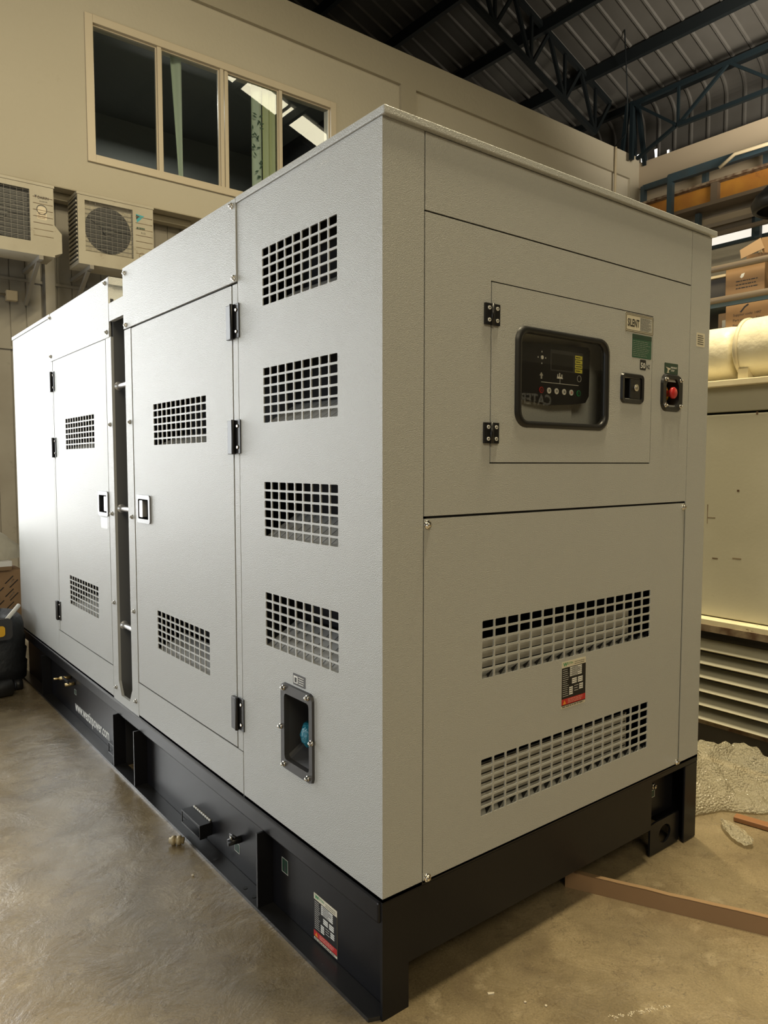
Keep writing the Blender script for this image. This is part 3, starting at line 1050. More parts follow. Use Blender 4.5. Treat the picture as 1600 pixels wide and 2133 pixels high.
# ladder slot recess
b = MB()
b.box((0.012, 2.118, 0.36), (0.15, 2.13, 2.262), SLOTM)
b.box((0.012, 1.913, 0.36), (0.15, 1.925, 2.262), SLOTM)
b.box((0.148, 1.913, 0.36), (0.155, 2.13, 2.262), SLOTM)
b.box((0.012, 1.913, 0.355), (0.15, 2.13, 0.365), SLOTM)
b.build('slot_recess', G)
for z in (1.885, 1.292, 0.715):
    b = MB()
    b.lathe([(0.021, 0.0), (0.013, 0.006), (0.0125, 0.01), (0.0125, 0.20)], (0.032, 2.118, z), (0, -1, 0), SILVER, 14)
    b.build('ladder_rung', G, label='silver round ladder rung in the slot')
for (u, v) in ((0.822, 2.385), (0.811, 2.144), (1.894, 2.378), (1.891, 2.146)):
    bolt(G, ML, u, v - 0.008, HO, 0.007)
for (u, v) in ((2.175, 2.378), (2.164, 2.144), (3.205, 2.372), (3.205, 2.146)):
    bolt(G, ML, u, v, HO, 0.007, head=STEEL)
for z in (1.70, 1.266, 0.826, 0.400):
    bolt(G, ML, 2.155, z, 0.001, 0.007, head=STEEL)
    bolt(G, ML, 1.875, z, 0.001, 0.007, head=STEEL)

# far and right sides, back
b = MB()
b.add([(GW, 0, ZB), (GW, GL, ZB), (GW, GL, 2.376), (GW, 2.15, 2.376), (GW, 2.15, 2.262), (GW, 1.92, 2.262), (GW, 1.92, 2.376), (GW, 0, 2.376)], [tuple(range(8))], PAINT)
b.add([(0, GL, ZB), (GW, GL, ZB), (GW, GL, 2.376), (0, GL, 2.376)], [(0, 1, 2, 3)], PAINT)
b.build('far_side_panel', G)
b = MB()
b.box((0.0, 0.0, ZB - 0.002), (GW, GL, ZB + 0.01), BLACK)
b.build('floor_pan', G)

# ---------------- end face
s1, s2 = 0.1415, 1.462
b = MB()
plate(b, ME, s1 + 0.002, s2 + 0.004, 2.178, GH - 0.024, [], 0.004, PAINT)
b.build('end_top_panel', G)
DX0, DX1, DZ0, DZ1 = 0.394, 1.220, 1.510, 2.032
b = MB()
plate(b, ME, s1 + 0.002, s2 + 0.004, 1.367, 2.1735, [], 0.004, PAINT, cuts=[(DX0, DX1, DZ0, DZ1), (1.300, 1.398, 1.725, 1.81)])
b.build('end_middle_panel', G)
b = MB()
b.box((DX0 - 0.01, 0.004, DZ0 - 0.01), (DX0 + 0.01, 0.012, DZ1 + 0.01), DARKIN)
b.box((DX1 - 0.01, 0.004, DZ0 - 0.01), (DX1 + 0.01, 0.012, DZ1 + 0.01), DARKIN)
b.box((DX0 - 0.01, 0.004, DZ0 - 0.01), (DX1 + 0.01, 0.012, DZ0 + 0.01), DARKIN)
b.box((DX0 - 0.01, 0.004, DZ1 - 0.01), (DX1 + 0.01, 0.012, DZ1 + 0.01), DARKIN)
b.build('door_frame', G)
VE = [(0.368, 1.247, 0.873, 1.053, 16, 6, 0.0066), (0.368, 1.247, 0.457, 0.636, 16, 6, 0.0066)]
b = MB()
plate(b, ME, s1 + 0.002, s2 - 0.002, ZB + 0.004, 1.360, VE, 0.004, PAINT)
b.build('end_lower_panel', G)
b = MB()
plate(b, ME, s2 + 0.007, GW, ZB, GH - 0.024, [], 0.004, PAINT, skip=(3,))
b.build('end_post', G)
for q, fr_ in ((VE[0], 0.62), (VE[1], 0.80)):
    b = MB()
    u0, u1, v0, v1 = q[:4]
    zt = v0 + (v1 - v0) * fr_
    b.box((u0 - 0.02, 0.036, v0 - 0.01), (u1 - 0.085, 0.042, zt), PAINT_IN)
    b.box((u0 - 0.02, 0.005, v0 - 0.006), (u1 + 0.02, 0.042, v0 - 0.002), PAINT_IN)
    for i in range(1, 6):  # dark strips painted as the vent bars' shadows on the plate
        zz = v0 + (v1 - v0) * i / 6 - 0.010
        if zz < zt:
            b.box((u0 - 0.02, 0.0355, zz), (u1 - 0.09, 0.0365, zz + 0.004), DARKIN)
    for i in range(16):
        uu = u0 + (u1 - u0) * (i + 0.62) / 16
        b.add([(uu, 0.006, v0 + 0.002), (uu + 0.022, 0.006, v0 + 0.024), (uu + 0.022, 0.034, v0 + 0.002)], [(0, 1, 2)], DARKIN)
    b.build('vent_baffle', G, recalc=False)
for (u, v) in ((0.155, 1.344), (1.452, 1.345), (0.158, 0.350), (1.452, 0.352)):
    bolt(G, ME, u, v, 0.0, 0.008)

# control door
b = MB()
WU0, WU1, WV0, WV1 = 0.497, 0.961, 1.619, 1.922
plate(b, ME, DX0 + GAP, DX1 - GAP, DZ0 + GAP, DZ1 - GAP, [], 0.005, PAINT, out=0.0005,
      cuts=[(WU0 + 0.018, WU1 - 0.018, WV0 + 0.012, WV1 - 0.012), (1.045, 1.150, 1.735, 1.805)])
CD = b.build('control_door', G, label='small control door with a black-framed glass window')
b = MB()
o1 = rr(WU0, WU1, WV0, WV1, 0.048, 8)
i1 = rr(WU0 + 0.027, WU1 - 0.027, WV0 + 0.020, WV1 - 0.020, 0.034, 8)
m1 = rr(WU0 + 0.006, WU1 - 0.006, WV0 + 0.005, WV1 - 0.005, 0.045, 8)
m2 = rr(WU0 + 0.020, WU1 - 0.020, WV0 + 0.015, WV1 - 0.015, 0.038, 8)
b.ring3([[ME(*p, 0.0) for p in o1], [ME(*p, 0.009) for p in m1], [ME(*p, 0.011) for p in m2], [ME(*p, 0.002) for p in i1], [ME(*p, -0.01) for p in i1]], RUBBER, smooth=True)
b.build('window_seal', CD, recalc=False)
b = MB()
b.add([ME(*p, 0.001) for p in i1], [tuple(range(len(i1)))], PANGLASS)
b.build('glass', CD, recalc=False)
# recessed handle
b = MB()
hu = (1.029, 1.165, 1.718, 1.822)
o1 = rr(*hu, 0.018)
i1 = rr(hu[0] + 0.016, hu[1] - 0.016, hu[2] + 0.014, hu[3] - 0.014, 0.008)
m1 = rr(hu[0] + 0.004, hu[1] - 0.004, hu[2] + 0.004, hu[3] - 0.004, 0.015)
b.ring3([[ME(*p, 0.0) for p in o1], [ME(*p, 0.008) for p in m1], [ME(*p, 0.007) for p in i1], [ME(*p, -0.03) for p in i1]], BPLAST)
b.add([ME(*p, -0.03) for p in i1], [tuple(range(len(i1)))], BPLAST)
b.build('handle_cup', CD, recalc=False)
b = MB()
b.poly(rr(1.082, 1.146, 1.735, 1.805, 0.004), ME, -0.02, 0.004, BPLAST)
b.build('handle_paddle', CD, bevel=0.002)
b = MB()
b.cyl(ME(1.115, 1.773, 0.004), ME(1.115, 1.773, 0.009), 0.012, CHROME, n=20)
b.cyl(ME(1.115, 1.773, 0.009), ME(1.115, 1.773, 0.011), 0.006, STEEL, n=16)
b.build('key_lock', CD)
for zc in (1.936, 1.598):
    b = MB()
    b.box((0.366, -0.007, zc - 0.030), (0.393, 0.0, zc + 0.030), BPLAST)
    b.box((0.397, -0.007, zc - 0.030), (0.426, 0.0, zc + 0.030), BPLAST)
    b.cyl((0.395, -0.007, zc - 0.030), (0.395, -0.007, zc + 0.030), 0.006, BPLAST, n=10)
    for uu in (0.380, 0.413):
        for vv in (zc - 0.017, zc + 0.017):
            b.cyl((uu, -0.007, vv), (uu, -0.010, vv), 0.0055, WHITE, n=12)
            b.cyl((uu, -0.010, vv), (uu, -0.0105, vv), 0.0025, INK, n=8)
    b.build('hinge', CD, label='black four-screw door hinge')


def sticker(M, u0, u1, v0, v1, m, name, parent, label=None, out=0.0, r=0.003, fn=None):
    s = MB()
    s.poly(rr(u0, u1, v0, v1, r, 3), M, out, out + 0.0006, m)
    if fn:
        fn(s)
    return s.build(name, parent, label=label)


def f(s):
    s.ring(rr(1.051, 1.219, 1.964, 2.026, 0.004, 3), rr(1.0525, 1.2175, 1.9655, 2.0245, 0.004, 3), ME, 0.0008, 0.0019, INK)
    s.ring(rr(1.056, 1.214, 1.969, 2.021, 0.003, 3), rr(1.0572, 1.2128, 1.9702, 2.0198, 0.003, 3), ME, 0.0008, 0.0019, INK)
    s.text('SILENT', ME, 1.063, 1.982, 0.026, INK, width=0.069, w=0.0020, bold=0.0008)
    s.poly([(1.137, 1.972), (1.211, 1.972), (1.211, 2.018), (1.137, 2.018)], ME, 0.0007, 0.0016, GREYST)
    s.lines(ME, 1.139, 1.209, 1.973, 2.017, 12, INK, 0.0020, 0.3, 5, 0.3)


sticker(ME, 1.050, 1.220, 1.963, 2.027, CREAM, 'silent_label', CD, 'cream label reading SILENT', 0.0006, fn=f)


def f(s):
    s.lines(ME, 1.098, 1.206, 1.882, 1.938, 9, GREYST, 0.0018, 0.13, 9, 0.3)
    s.poly([(1.094, 1.943), (1.211, 1.943), (1.211, 1.957), (1.094, 1.9575)], ME, 0.0011, 0.0016, DGREEN)


sticker(ME, 1.094, 1.211, 1.878, 1.958, GREEN, 'notice_label', CD, 'dark green notice label with fine print', 0.0006, fn=f)


def f(s):
    s.text('50', ME, 1.146, 1.845, 0.019, WHITE, width=0.028, w=0.0018, bold=0.0006)
    s.text('HZ', ME, 1.182, 1.845, 0.014, INK, width=0.022, w=0.0014, bold=0.0003)


sticker(ME, 1.143, 1.179, 1.838, 1.874, INK, 'frequency_label', CD, 'label reading 50 HZ, white on black', 0.0006, fn=f)


def f(s):
    s.lines(ME, 1.522, 1.566, 1.962, 2.002, 5, INK, 0.0012, 0.4, 2, 0.15)


sticker(ME, 1.514, 1.574, 1.956, 2.008, CREAM, 'small_label', G, 'small cream label with five lines of print', 0.0, fn=f)

# emergency stop
b = MB()
eu = (1.277, 1.419, 1.701, 1.838)
o1 = rr(*eu, 0.034, 6)
cxe, cze = 1.347, 1.769
i1 = [(cxe + 0.047 * math.cos(math.atan2(p[1] - cze, p[0] - cxe)), cze + 0.058 * math.sin(math.atan2(p[1] - cze, p[0] - cxe))) for p in o1]
i2 = [(cxe + (p[0] - cxe) * 0.85, cze + (p[1] - cze) * 0.85) for p in i1]
m1 = rr(eu[0] + 0.006, eu[1] - 0.006, eu[2] + 0.006, eu[3] - 0.006, 0.030, 6)
b.ring3([[ME(*p, 0.0) for p in o1], [ME(*p, 0.008) for p in m1], [ME(*p, 0.007) for p in i1], [ME(*p, -0.045) for p in i2]], BPLAST)
b.add([ME(*p, -0.045) for p in i2], [tuple(range(len(i2)))], BPLAST)
ES = b.build('emergency_stop', G, recalc=False, label='black recessed cup with a red mushroom stop button')
b = MB()
b.cyl(ME(cxe, cze, -0.045), ME(cxe, cze, -0.030), 0.034, YELLOW, n=28)
b.build('collar', ES, label='yellow collar')
b = MB()
b.lathe([(0.012, -0.03), (0.012, 0.0), (0.021, 0.005), (0.021, 0.012), (0.017, 0.016), (0, 0.017)], ME(cxe, cze, 0), (0, -1, 0), RED, 28)
b.build('push_button', ES, label='red mushroom button')
for uu in (1.298, 1.398):
    for vv in (1.722, 1.817):
        bolt(ES, ME, uu, vv, 0.007, 0.005, 'screw')


def f(s):
    s.poly([(1.306, 1.862), (1.338, 1.858), (1.336, 1.853), (1.328, 1.853), (1.326, 1.843), (1.330, 1.843), (1.330, 1.841), (1.314, 1.841), (1.314, 1.843), (1.319, 1.843), (1.320, 1.855)], ME, 0.0007, 0.0012, CREAM)
    s.text('EMERGENCY', ME, 1.340, 1.859, 0.0055, WHITE, width=0.042, w=0.0012, bold=0.0003)
    s.text('STOP', ME, 1.342, 1.848, 0.0065, WHITE, width=0.022, w=0.0012, bold=0.0003)


sticker(ME, 1.299, 1.389, 1.838, 1.877, DGREEN, 'warning_label', G, 'dark green label reading EMERGENCY STOP', 0.0, fn=f)

# control cabinet behind the glass
b = MB()
b.box((0.42, 0.060, 1.53), (0.845, 0.065, 2.0), PAINT)
b.box((0.42, 0.016, 1.53), (0.425, 0.060, 2.0), PAINT)
b.box((0.42, 0.016, 1.995), (1.16, 0.060, 2.0), PAINT)
b.box((0.42, 0.016, 1.53), (1.16, 0.060, 1.535), PAINT)
b.box((0.845, 0.075, 1.53), (1.17, 0.080, 2.0), PAINT)
b.build('control_panel', G)
CY = 0.034


def MC(u, v, w=0.0):
    return (u, CY - w, v)


b = MB()
out = [(0.545, 1.880), (0.895, 1.895), (0.905, 1.885), (0.903, 1.735), (0.885, 1.712), (0.84, 1.705), (0.72, 1.697), (0.60, 1.708), (0.545, 1.725)]
b.poly([(x, z) for x, z in out], MC, -0.025, 0.0, BPLAST)
b.poly(rr(0.700, 0.868, 1.805, 1.872, 0.004), MC, 0.0, 0.001, GUNMET)
b.poly(rr(0.708, 0.815, 1.810, 1.860, 0.002), MC, 0.001, 0.0015, INK)
CT = b.build('controller', G, label='black generator controller with display and round buttons', bevel=0.003)
b = MB()
for i in range(4):
    v = 1.807 + i * 0.0145
    b.poly([(0.825, v), (0.862, v), (0.862, v + 0.012), (0.825, v + 0.012)], MC, 0.001, 0.002, LYELLOW)
    b.lines(MC, 0.828, 0.860, v + 0.003, v + 0.009, 1, INK, 0.0024, 0.5, 20 + i, 0.3)
b.build('yellow_labels', CT, label='stack of four yellow labels')
b = MB()
for dx, dz in ((0.018, 0), (-0.018, 0), (0, 0.018), (0, -0.018)):
    u, v = 0.660 + dx, 1.842 + dz
    b.poly([(u - 0.0022, v - 0.002), (u + 0.0022, v - 0.002), (u, v + 0.003)], MC, 0.0, 0.001, WHITE)
b.cyl(MC(0.660, 1.842, 0.0), MC(0.660, 1.842, 0.003), 0.006, WHITE, n=16)
b.poly([(0.650, 1.786), (0.6555, 1.786), (0.6555, 1.776), (0.662, 1.776), (0.662, 1.786), (0.667, 1.786), (0.6585, 1.796)], MC, 0, 0.001, GREYST)
b.poly([(0.735, 1.782), (0.765, 1.782), (0.761, 1.787), (0.761, 1.796), (0.757, 1.796), (0.757, 1.788), (0.750, 1.788), (0.750, 1.800), (0.746, 1.800), (0.746, 1.788), (0.740, 1.788), (0.740, 1.796), (0.738, 1.796)], MC, 0, 0.001, WHITE)
b.poly([(0.658, 1.7655), (0.845, 1.7655), (0.845, 1.7670), (0.658, 1.7670)], MC, 0, 0.001, WHITE)
b.poly([(0.7495, 1.767), (0.7505, 1.767), (0.7505, 1.782), (0.7495, 1.782)], MC, 0, 0.001, WHITE)
b.ring(rr(0.838, 0.860, 1.778, 1.800, 0.0109, 4), rr(0.8395, 0.8585, 1.7795, 1.7985, 0.0094, 4), MC, 0, 0.001, GREYST)
b.build('panel_markings', CT, label='white pictograms on the controller')
for i, (u, m) in enumerate(zip((0.658, 0.695, 0.732, 0.770, 0.807, 0.845), (RED, WHITE, WHITE, WHITE, WHITE, LGREEN))):
    b = MB()
    v = 1.741 + 0.0000 * i
    b.cyl(MC(u, v, 0), MC(u, v, 0.003), 0.0095, m, n=20)
    if i in (0, 5):
        b.cyl(MC(u, v, 0.003), MC(u, v, 0.0033), 0.0075, INK, n=20)
        b.text('0' if i == 0 else 'I', MC, u - 0.0028, v - 0.004, 0.008, m, w=0.0038)
    else:
        b.lines(MC, u - 0.004, u + 0.005, v - 0.004, v + 0.004, 3, RED if i == 4 else INK, 0.0036, 0.5, i, 0.2)
    b.build('button', CT)
MP = lambda u, v, w=0.0: (u, 0.060 - w, v)
for u, tx, tx2 in ((0.665, 'ALARM', None), (0.742, 'POWER ON', None), (0.812, 'POWER', 'OFF   ON'), (0.885, 'POWER', None)):
    b = MB()
    b.poly([(u, 1.612), (u + 0.036, 1.612), (u + 0.036, 1.634), (u, 1.634)], MP, 0.001, 0.002, CREAM)
    b.text(tx, MP, u + 0.003, 1.625, 0.0055, INK, width=0.030, w=0.0025)
    if tx2:
        b.text(tx2, MP, u + 0.003, 1.615, 0.005, INK, width=0.030, w=0.0025)
    b.build('switch_label', G, label='cream label reading ' + tx)
    b = MB()
    b.cyl(MP(u + 0.03, 1.600, 0), MP(u + 0.03, 1.600, 0.015), 0.012, BPLAST, n=18)
    b.build('switch_knob', G)


# nameplates
def nameplate(M, u0, v0, w, h, parent, label):
    s = MB()

    def q(a, b_, c, d, m, k=1):
        s.poly([(u0 + w * a, v0 + h * c), (u0 + w * b_, v0 + h * c), (u0 + w * b_, v0 + h * d), (u0 + w * a, v0 + h * d)], M, 0.0005 + 0.0002 * k, 0.0008 + 0.0003 * k, m)
    s.poly([(u0, v0), (u0 + w, v0), (u0 + w, v0 + h), (u0, v0 + h)], M, 0, 0.0006, CREAM)
    q(0, 1, 0.055, 0.87, INK)
    q(0, 1, 0.075, 0.20, RED, 2)
    s.text('W', M, u0 + w * 0.05, v0 + h * 0.90, h * 0.085, LGREEN, width=w * 0.16, w=0.0016, bold=0.0004)
    s.text('ESTIN', M, u0 + w * 0.21, v0 + h * 0.925, h * 0.05, LGREEN, width=w * 0.24, w=0.0016)
    s.lines(M, u0 + w * 0.52, u0 + w * 0.97, v0 + h * 0.89, v0 + h * 0.97, 2, INK, 0.0014, 0.25, 4, 0.2)
    for i in range(5):
        q(0.33, 0.83, 0.825 - i * 0.042, 0.855 - i * 0.042, WHITE, 2)
        s.lines(M, u0 + w * 0.40, u0 + w * 0.78, v0 + h * (0.826 - i * 0.042), v0 + h * (0.854 - i * 0.042), 1, INK, 0.0018, 0.4, 30 + i, 0.6)
    for i in range(3):
        q(0.42, 0.62, 0.575 - i * 0.042, 0.605 - i * 0.042, WHITE, 2)
        q(0.67, 0.87, 0.575 - i * 0.042, 0.605 - i * 0.042, WHITE, 2)
        q(0.73, 0.89, 0.42 - i * 0.045, 0.45 - i * 0.045, WHITE, 2)
    for i in range(4):
        q(0.31, 0.46, 0.40 - i * 0.045, 0.43 - i * 0.045, WHITE, 2)
    s.lines(M, u0 + w * 0.04, u0 + w * 0.29, v0 + h * 0.24, v0 + h * 0.85, 14, WHITE, 0.0014, 0.2, 6, 0.3)
    s.lines(M, u0 + w * 0.52, u0 + w * 0.70, v0 + h * 0.30, v0 + h * 0.46, 3, WHITE, 0.0014, 0.2, 8, 0.3)
    s.poly([(u0 + w * 0.06, v0 + h * 0.09), (u0 + w * 0.18, v0 + h * 0.09), (u0 + w * 0.12, v0 + h * 0.175)], M, 0.0012, 0.0017, ORANGE)
    s.lines(M, u0 + w * 0.26, u0 + w * 0.95, v0 + h * 0.09, v0 + h * 0.19, 3, CREAM, 0.0017, 0.2, 11, 0.2)
    s.lines(M, u0 + w * 0.03, u0 + w * 0.97, v0 + h * 0.01, v0 + h * 0.05, 1, INK, 0.0014, 0.4, 12, 0.1)
    return s.build('nameplate', parent, label=label)


nameplate(ME, 0.740, 0.709, 0.125, 0.155, G, 'nameplate with black fields and a red band between the end vents')

# scuff near the roof lid
rnd = random.Random(4)
b = MB()
for i in range(26):
    u_, v_ = 0.262 + rnd.gauss(0, 0.018), 2.345 + rnd.gauss(0, 0.004)
    l_ = 0.002 + 0.006 * rnd.random()
    b.poly([(u_, v_), (u_ + l_, v_ + 0.001), (u_ + l_ * 0.8, v_ + 0.002), (u_ + 0.001, v_ + 0.0015)], ML, 0.0001, 0.0005, WHITE)
b.build('paint_scuff', G, label='white paint scuff')
# ---------------- fuel filler box on the long side
u0, u1, v0, v1 = 0.332, 0.521, 0.540, 0.818


def hexish(d):
    um, b_ = (u0 + u1) / 2, 0.0
    base = [(u0 + d + 0.02, v1 - d), (u0 + d + 0.006, v1 - d - 0.012), (u0 + d - 0.006, (v0 + v1) / 2), (u0 + d + 0.006, v0 + d + 0.012), (u0 + d + 0.02, v0 + d),
            (u1 - d - 0.02, v0 + d), (u1 - d - 0.006, v0 + d + 0.012), (u1 - d + 0.006, (v0 + v1) / 2), (u1 - d - 0.006, v1 - d - 0.012), (u1 - d - 0.02, v1 - d)]
    return base


inn = rr(0.352, 0.498, 0.572, 0.786, 0.012, 2)
# resample inner to 12 -> use ring3 on equal-count loops
o12 = rr(u0, u1, v0, v1, 0.018, 2)
o12 = [(p[0] + (0.006 if p[0] > 0.43 else -0.006) * 0, p[1]) for p in o12]
b = MB()
b.ring3([[ML(*p, 0.0) for p in o12], [ML(*p, 0.008) for p in rr(u0 + 0.002, u1 - 0.002, v0 + 0.002, v1 - 0.002, 0.018, 2)],
         [ML(*p, 0.008) for p in inn], [ML(*p, -0.01) for p in inn], [ML(*p, -0.11) for p in rr(0.362, 0.488, 0.64, 0.775, 0.012, 2)]], GUNMET)
b.add([ML(*p, -0.11) for p in rr(0.362, 0.488, 0.64, 0.775, 0.012, 2)], [tuple(range(12))], BPLAST)
FX = b.build('filler_box', G, recalc=False, label='dark grey recessed fuel filler box with six screws')
for (u, v) in ((0.499, 0.803), (0.357, 0.805), (0.518, 0.673), (0.336, 0.672), (0.499, 0.556), (0.357, 0.556)):
    bolt(FX, ML, u, v, 0.008, 0.006, 'screw')
b = MB()
bm_pts = []
c = Vector((0.045, 0.425, 0.660))
for i in range(7):
    lat = PI * i / 6
    ring = []
    for k in range(12):
        lon = 2 * PI * k / 12
        rr_ = 0.036 * (1 + 0.12 * math.sin(5 * lon + i))
        ring.append(c + Vector((-math.cos(lat) * 0.032, math.sin(lat) * math.cos(lon) * rr_, math.sin(lat) * math.sin(lon) * rr_ * 1.15)))
    b.ring3([ring] if False else [ring, ring], BLUECAP) if False else bm_pts.append(ring)
b.ring3(bm_pts, BLUECAP, smooth=True)
b.build('filler_cap', FX, recalc=False, label='filler cap wrapped in blue plastic')


def f(s):
    s.poly([(-0.449, 0.830), (-0.425, 0.830), (-0.425, 0.853), (-0.449, 0.853)], MLT, 0.0007, 0.001, WHITE)
    s.poly([(-0.443, 0.833), (-0.431, 0.833), (-0.431, 0.848), (-0.443, 0.848)], MLT, 0.001, 0.0013, INK)
    s.lines(MLT, -0.420, -0.388, 0.828, 0.856, 4, WHITE, 0.0012, 0.4, 3, 0.2)


sticker(MLT, -0.453, -0.381, 0.824, 0.860, GUNMET, 'filler_label', G, 'small dark grey filler label', 0.0, fn=f)


# ghostly safety label under far latch
def f(s):
    s.lines(MLT, -2.33, -2.24, 1.19, 1.235, 5, GREYST, 0.0008, 0.3, 3, 0.2)


sticker(MLT, -2.34, -2.23, 1.185, 1.24, GREYST, 'latch_label', doors[1], 'faint silver label under the latch', 0.0, fn=f)

# ---------------- skid base
WB = 0.03      # web plane
b = MB()
b.box((-0.007, 0.0095, 0.272), (WB, GL - 0.03, 0.332), BLACK)
b.build('upper_flange', G, bevel=0.006)
b = MB()
# web between stiffeners, open at the fork pocket
for y0, y1 in ((0.0095, 1.84), (2.13, GL - 0.05)):
    b.box((WB, y0, 0.0), (WB + 0.008, y1, 0.30), BLACK)
b.build('side_web', G)
b = MB()
b.poly([(-0.032, 0.022), (-0.001, 0.0095), (WB - 0.001, 0.0095), (WB - 0.001, GL), (-0.032, GL - 0.05)], lambda u, v, w: (u, v, w), 0.0, 0.012, BLACKD)
b.build('lower_flange', G)
# fork pocket lining
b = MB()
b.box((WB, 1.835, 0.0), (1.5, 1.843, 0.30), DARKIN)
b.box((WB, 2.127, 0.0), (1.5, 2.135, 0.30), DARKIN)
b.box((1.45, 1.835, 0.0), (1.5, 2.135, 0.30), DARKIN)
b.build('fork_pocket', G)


def stiff(y, hole=False):
    s = MB()
    M = lambda u, v, w: (u, y + w, v)
    outer = [(-0.030, 0.012), (WB, 0.012), (WB, 0.275), (-0.012, 0.275), (-0.012, 0.272), (-0.030, 0.06)]
    s.poly([(-0.030, 0.0125), (WB - 0.0005, 0.0125), (WB - 0.0005, 0.2715), (-0.030, 0.2715)], M, -0.004, 0.004, BLACK)
    s.build('stiffener_plate', G)


for y in (0.650, 1.840, 2.135, 3.55):
    stiff(y)
# end beam, corner legs, lifting plate
b = MB()
b.poly([(0.0, 0.0), (0.092, 0.0), (0.092, 0.13), (1.285, 0.13), (1.285, 0.316), (GW, 0.316), (GW, 0.331), (0.0, 0.331)], ME, -0.009, 0.0, BLACK)
b.box((0.095, 0.010, 0.124), (1.285, 0.05, 0.134), BLACK)
b.build('end_beam', G)
b = MB()
b.box((0.084, 0.010, 0.0), (0.092, 0.3, 0.13), BLACK)
b.build('corner_gusset', G)
b = MB()
b.box((1.520, 0.0, 0.004), (GW, 0.009, 0.315), BLACK)
b.build('corner_leg', G, bevel=0.002)
b = MB()
b.box((GW - 0.008, 0.010, 0.0), (GW, 4.2, 0.322), BLACK)
b.build('far_side_rail', G)
b = MB()
MQ = lambda u, v, w: (u, 0.022 + w, v)
n = 24
hx, hz = 1.418, 0.066
hole = [(hx + 0.042 * math.cos(2 * PI * k / n), hz + 0.036 * math.sin(2 * PI * k / n)) for k in range(n)]
outr = []
for k in range(n):
    a = 2 * PI * k / n
    ca, sa = math.cos(a), math.sin(a)
    t = min((0.101 / abs(ca)) if abs(ca) > 1e-6 else 9, (0.062 / abs(sa)) if abs(sa) > 1e-6 else 9)
    outr.append((hx + t * ca, hz + t * sa))
b.ring(outr, hole, MQ, 0.0, 0.008, BLACK)
b.build('lifting_plate', G)
b = MB()
b.box((0.10, 0.06, 0.127), (1.53, 0.07, 0.31), BLACK)
b.build('cross_member', G)
bolt(G, lambda u, v, w=0: (u, 0.06 - w, v), 1.395, 0.248, 0.0, 0.008)


def frame_label(M, u0, u1, v0, v1, name, label):
    s = MB()
    s.ring([(u0, v0), (u1, v0), (u1, v1), (u0, v1)], [(u0 + 0.002, v0 + 0.002), (u1 - 0.002, v0 + 0.002), (u1 - 0.002, v1 - 0.002), (u0 + 0.002, v1 - 0.002)], M, 0.0006, 0.001, GREYST)
    s.poly([(u0, v0), (u1, v0), (u1, v1), (u0, v1)], M, 0.0, 0.0006, DGREEN)
    s.poly([((u0 * 2 + u1) / 3, v0 + 0.008), ((u0 + 2 * u1) / 3, v0 + 0.008), ((u0 + u1) / 2, v1 - 0.006)], M, 0.0006, 0.0009, GUNMET)
    s.build(name, G, label=label)


frame_label(lambda u, v, w=0: (u, 0.06 - w, v), 1.380, 1.402, 0.205, 0.235, 'grounding_label', 'small outlined label under the bolt on the end beam')
MWT = lambda u, v, w=0.0: (WB - w, -u, v)
frame_label(MWT, -0.935, -0.895, 0.072, 0.108, 'drain_label', 'small outlined drain label below the valve')
frame_label(MWT, -0.585, -0.545, 0.150, 0.200, 'grounding_label', 'small outlined label beside the stiffener plate')
frame_label(MWT, -3.03, -2.99, 0.140, 0.170, 'drain_label', 'small outlined label above the web address')
nameplate(MWT, -0.388, 0.020, 0.128, 0.150, G, 'nameplate with black fields and a red band low on the skid')
b = MB()
b.text('www.westinpower.com', MWT, -3.02, 0.046, 0.062, WHITE, width=0.63, w=0.001, bold=0.0018)
b.build('web_address', G, label='white lettering reading www.westinpower.com')
# lifting bracket, valve, drain fittings
for yb, wd_ in ((1.130, 0.18), (2.142, 0.10)):
    b = MB()
    b.box((-0.022, yb, 0.050), (WB, yb + 0.006, 0.100), BLACK)
    b.box((-0.022, yb, 0.095), (WB, yb + wd_, 0.101), BLACK)
    b.box((-0.022, yb + wd_ - 0.006, 0.050), (-0.018, yb + wd_, 0.100), BLACK)
    b.box((-0.022, yb, 0.044), (0.01, yb + wd_, 0.050), BLACK)
    for i in range(int(wd_ / 0.0195)):
        b.box((WB - 0.006, yb + 0.012 + i * 0.018, 0.101), (WB, yb + 0.024 + i * 0.018, 0.108), WHITE)
    b.build('outlet_bracket', G, label='black channel bracket with chipped white weld', bevel=0.0015)
b = MB()
b.cyl((WB, 0.885, 0.135), (-0.018, 0.895, 0.132), 0.013, BPLAST, n=14)
b.cyl((-0.005, 0.89, 0.134), (-0.005, 0.89, 0.134 + 0.026), 0.006, STEEL, n=10)
b.cyl((-0.002, 0.86, 0.160), (-0.008, 0.895, 0.162), 0.005, BPLAST, n=8)
b.build('drain_valve', G)
b = MB()
b.cyl((WB, 3.10, 0.225), (-0.03, 3.12, 0.222), 0.010, BRASS, n=12)
b.cyl((WB, 3.02, 0.205), (-0.02, 3.04, 0.20), 0.010, BRASS, n=12)
b.cyl((-0.03, 3.12, 0.222), (-0.06, 3.13, 0.222), 0.006, BRASS, n=10)
b.box((-0.02, 2.98, 0.222), (-0.012, 3.11, 0.236), BPLAST)
b.build('fuel_fittings', G, label='pair of brass hose fittings')
for (yy) in (0.78, 1.02, 0.715):
    b = MB()
    b.cyl((-0.008, yy, 0.0121), (-0.008, yy, 0.0132), 0.009, INK, n=12)
    b.build('bolt_hole', G)

# ================================================================== AIR CONDITIONERS
YA = 6.5


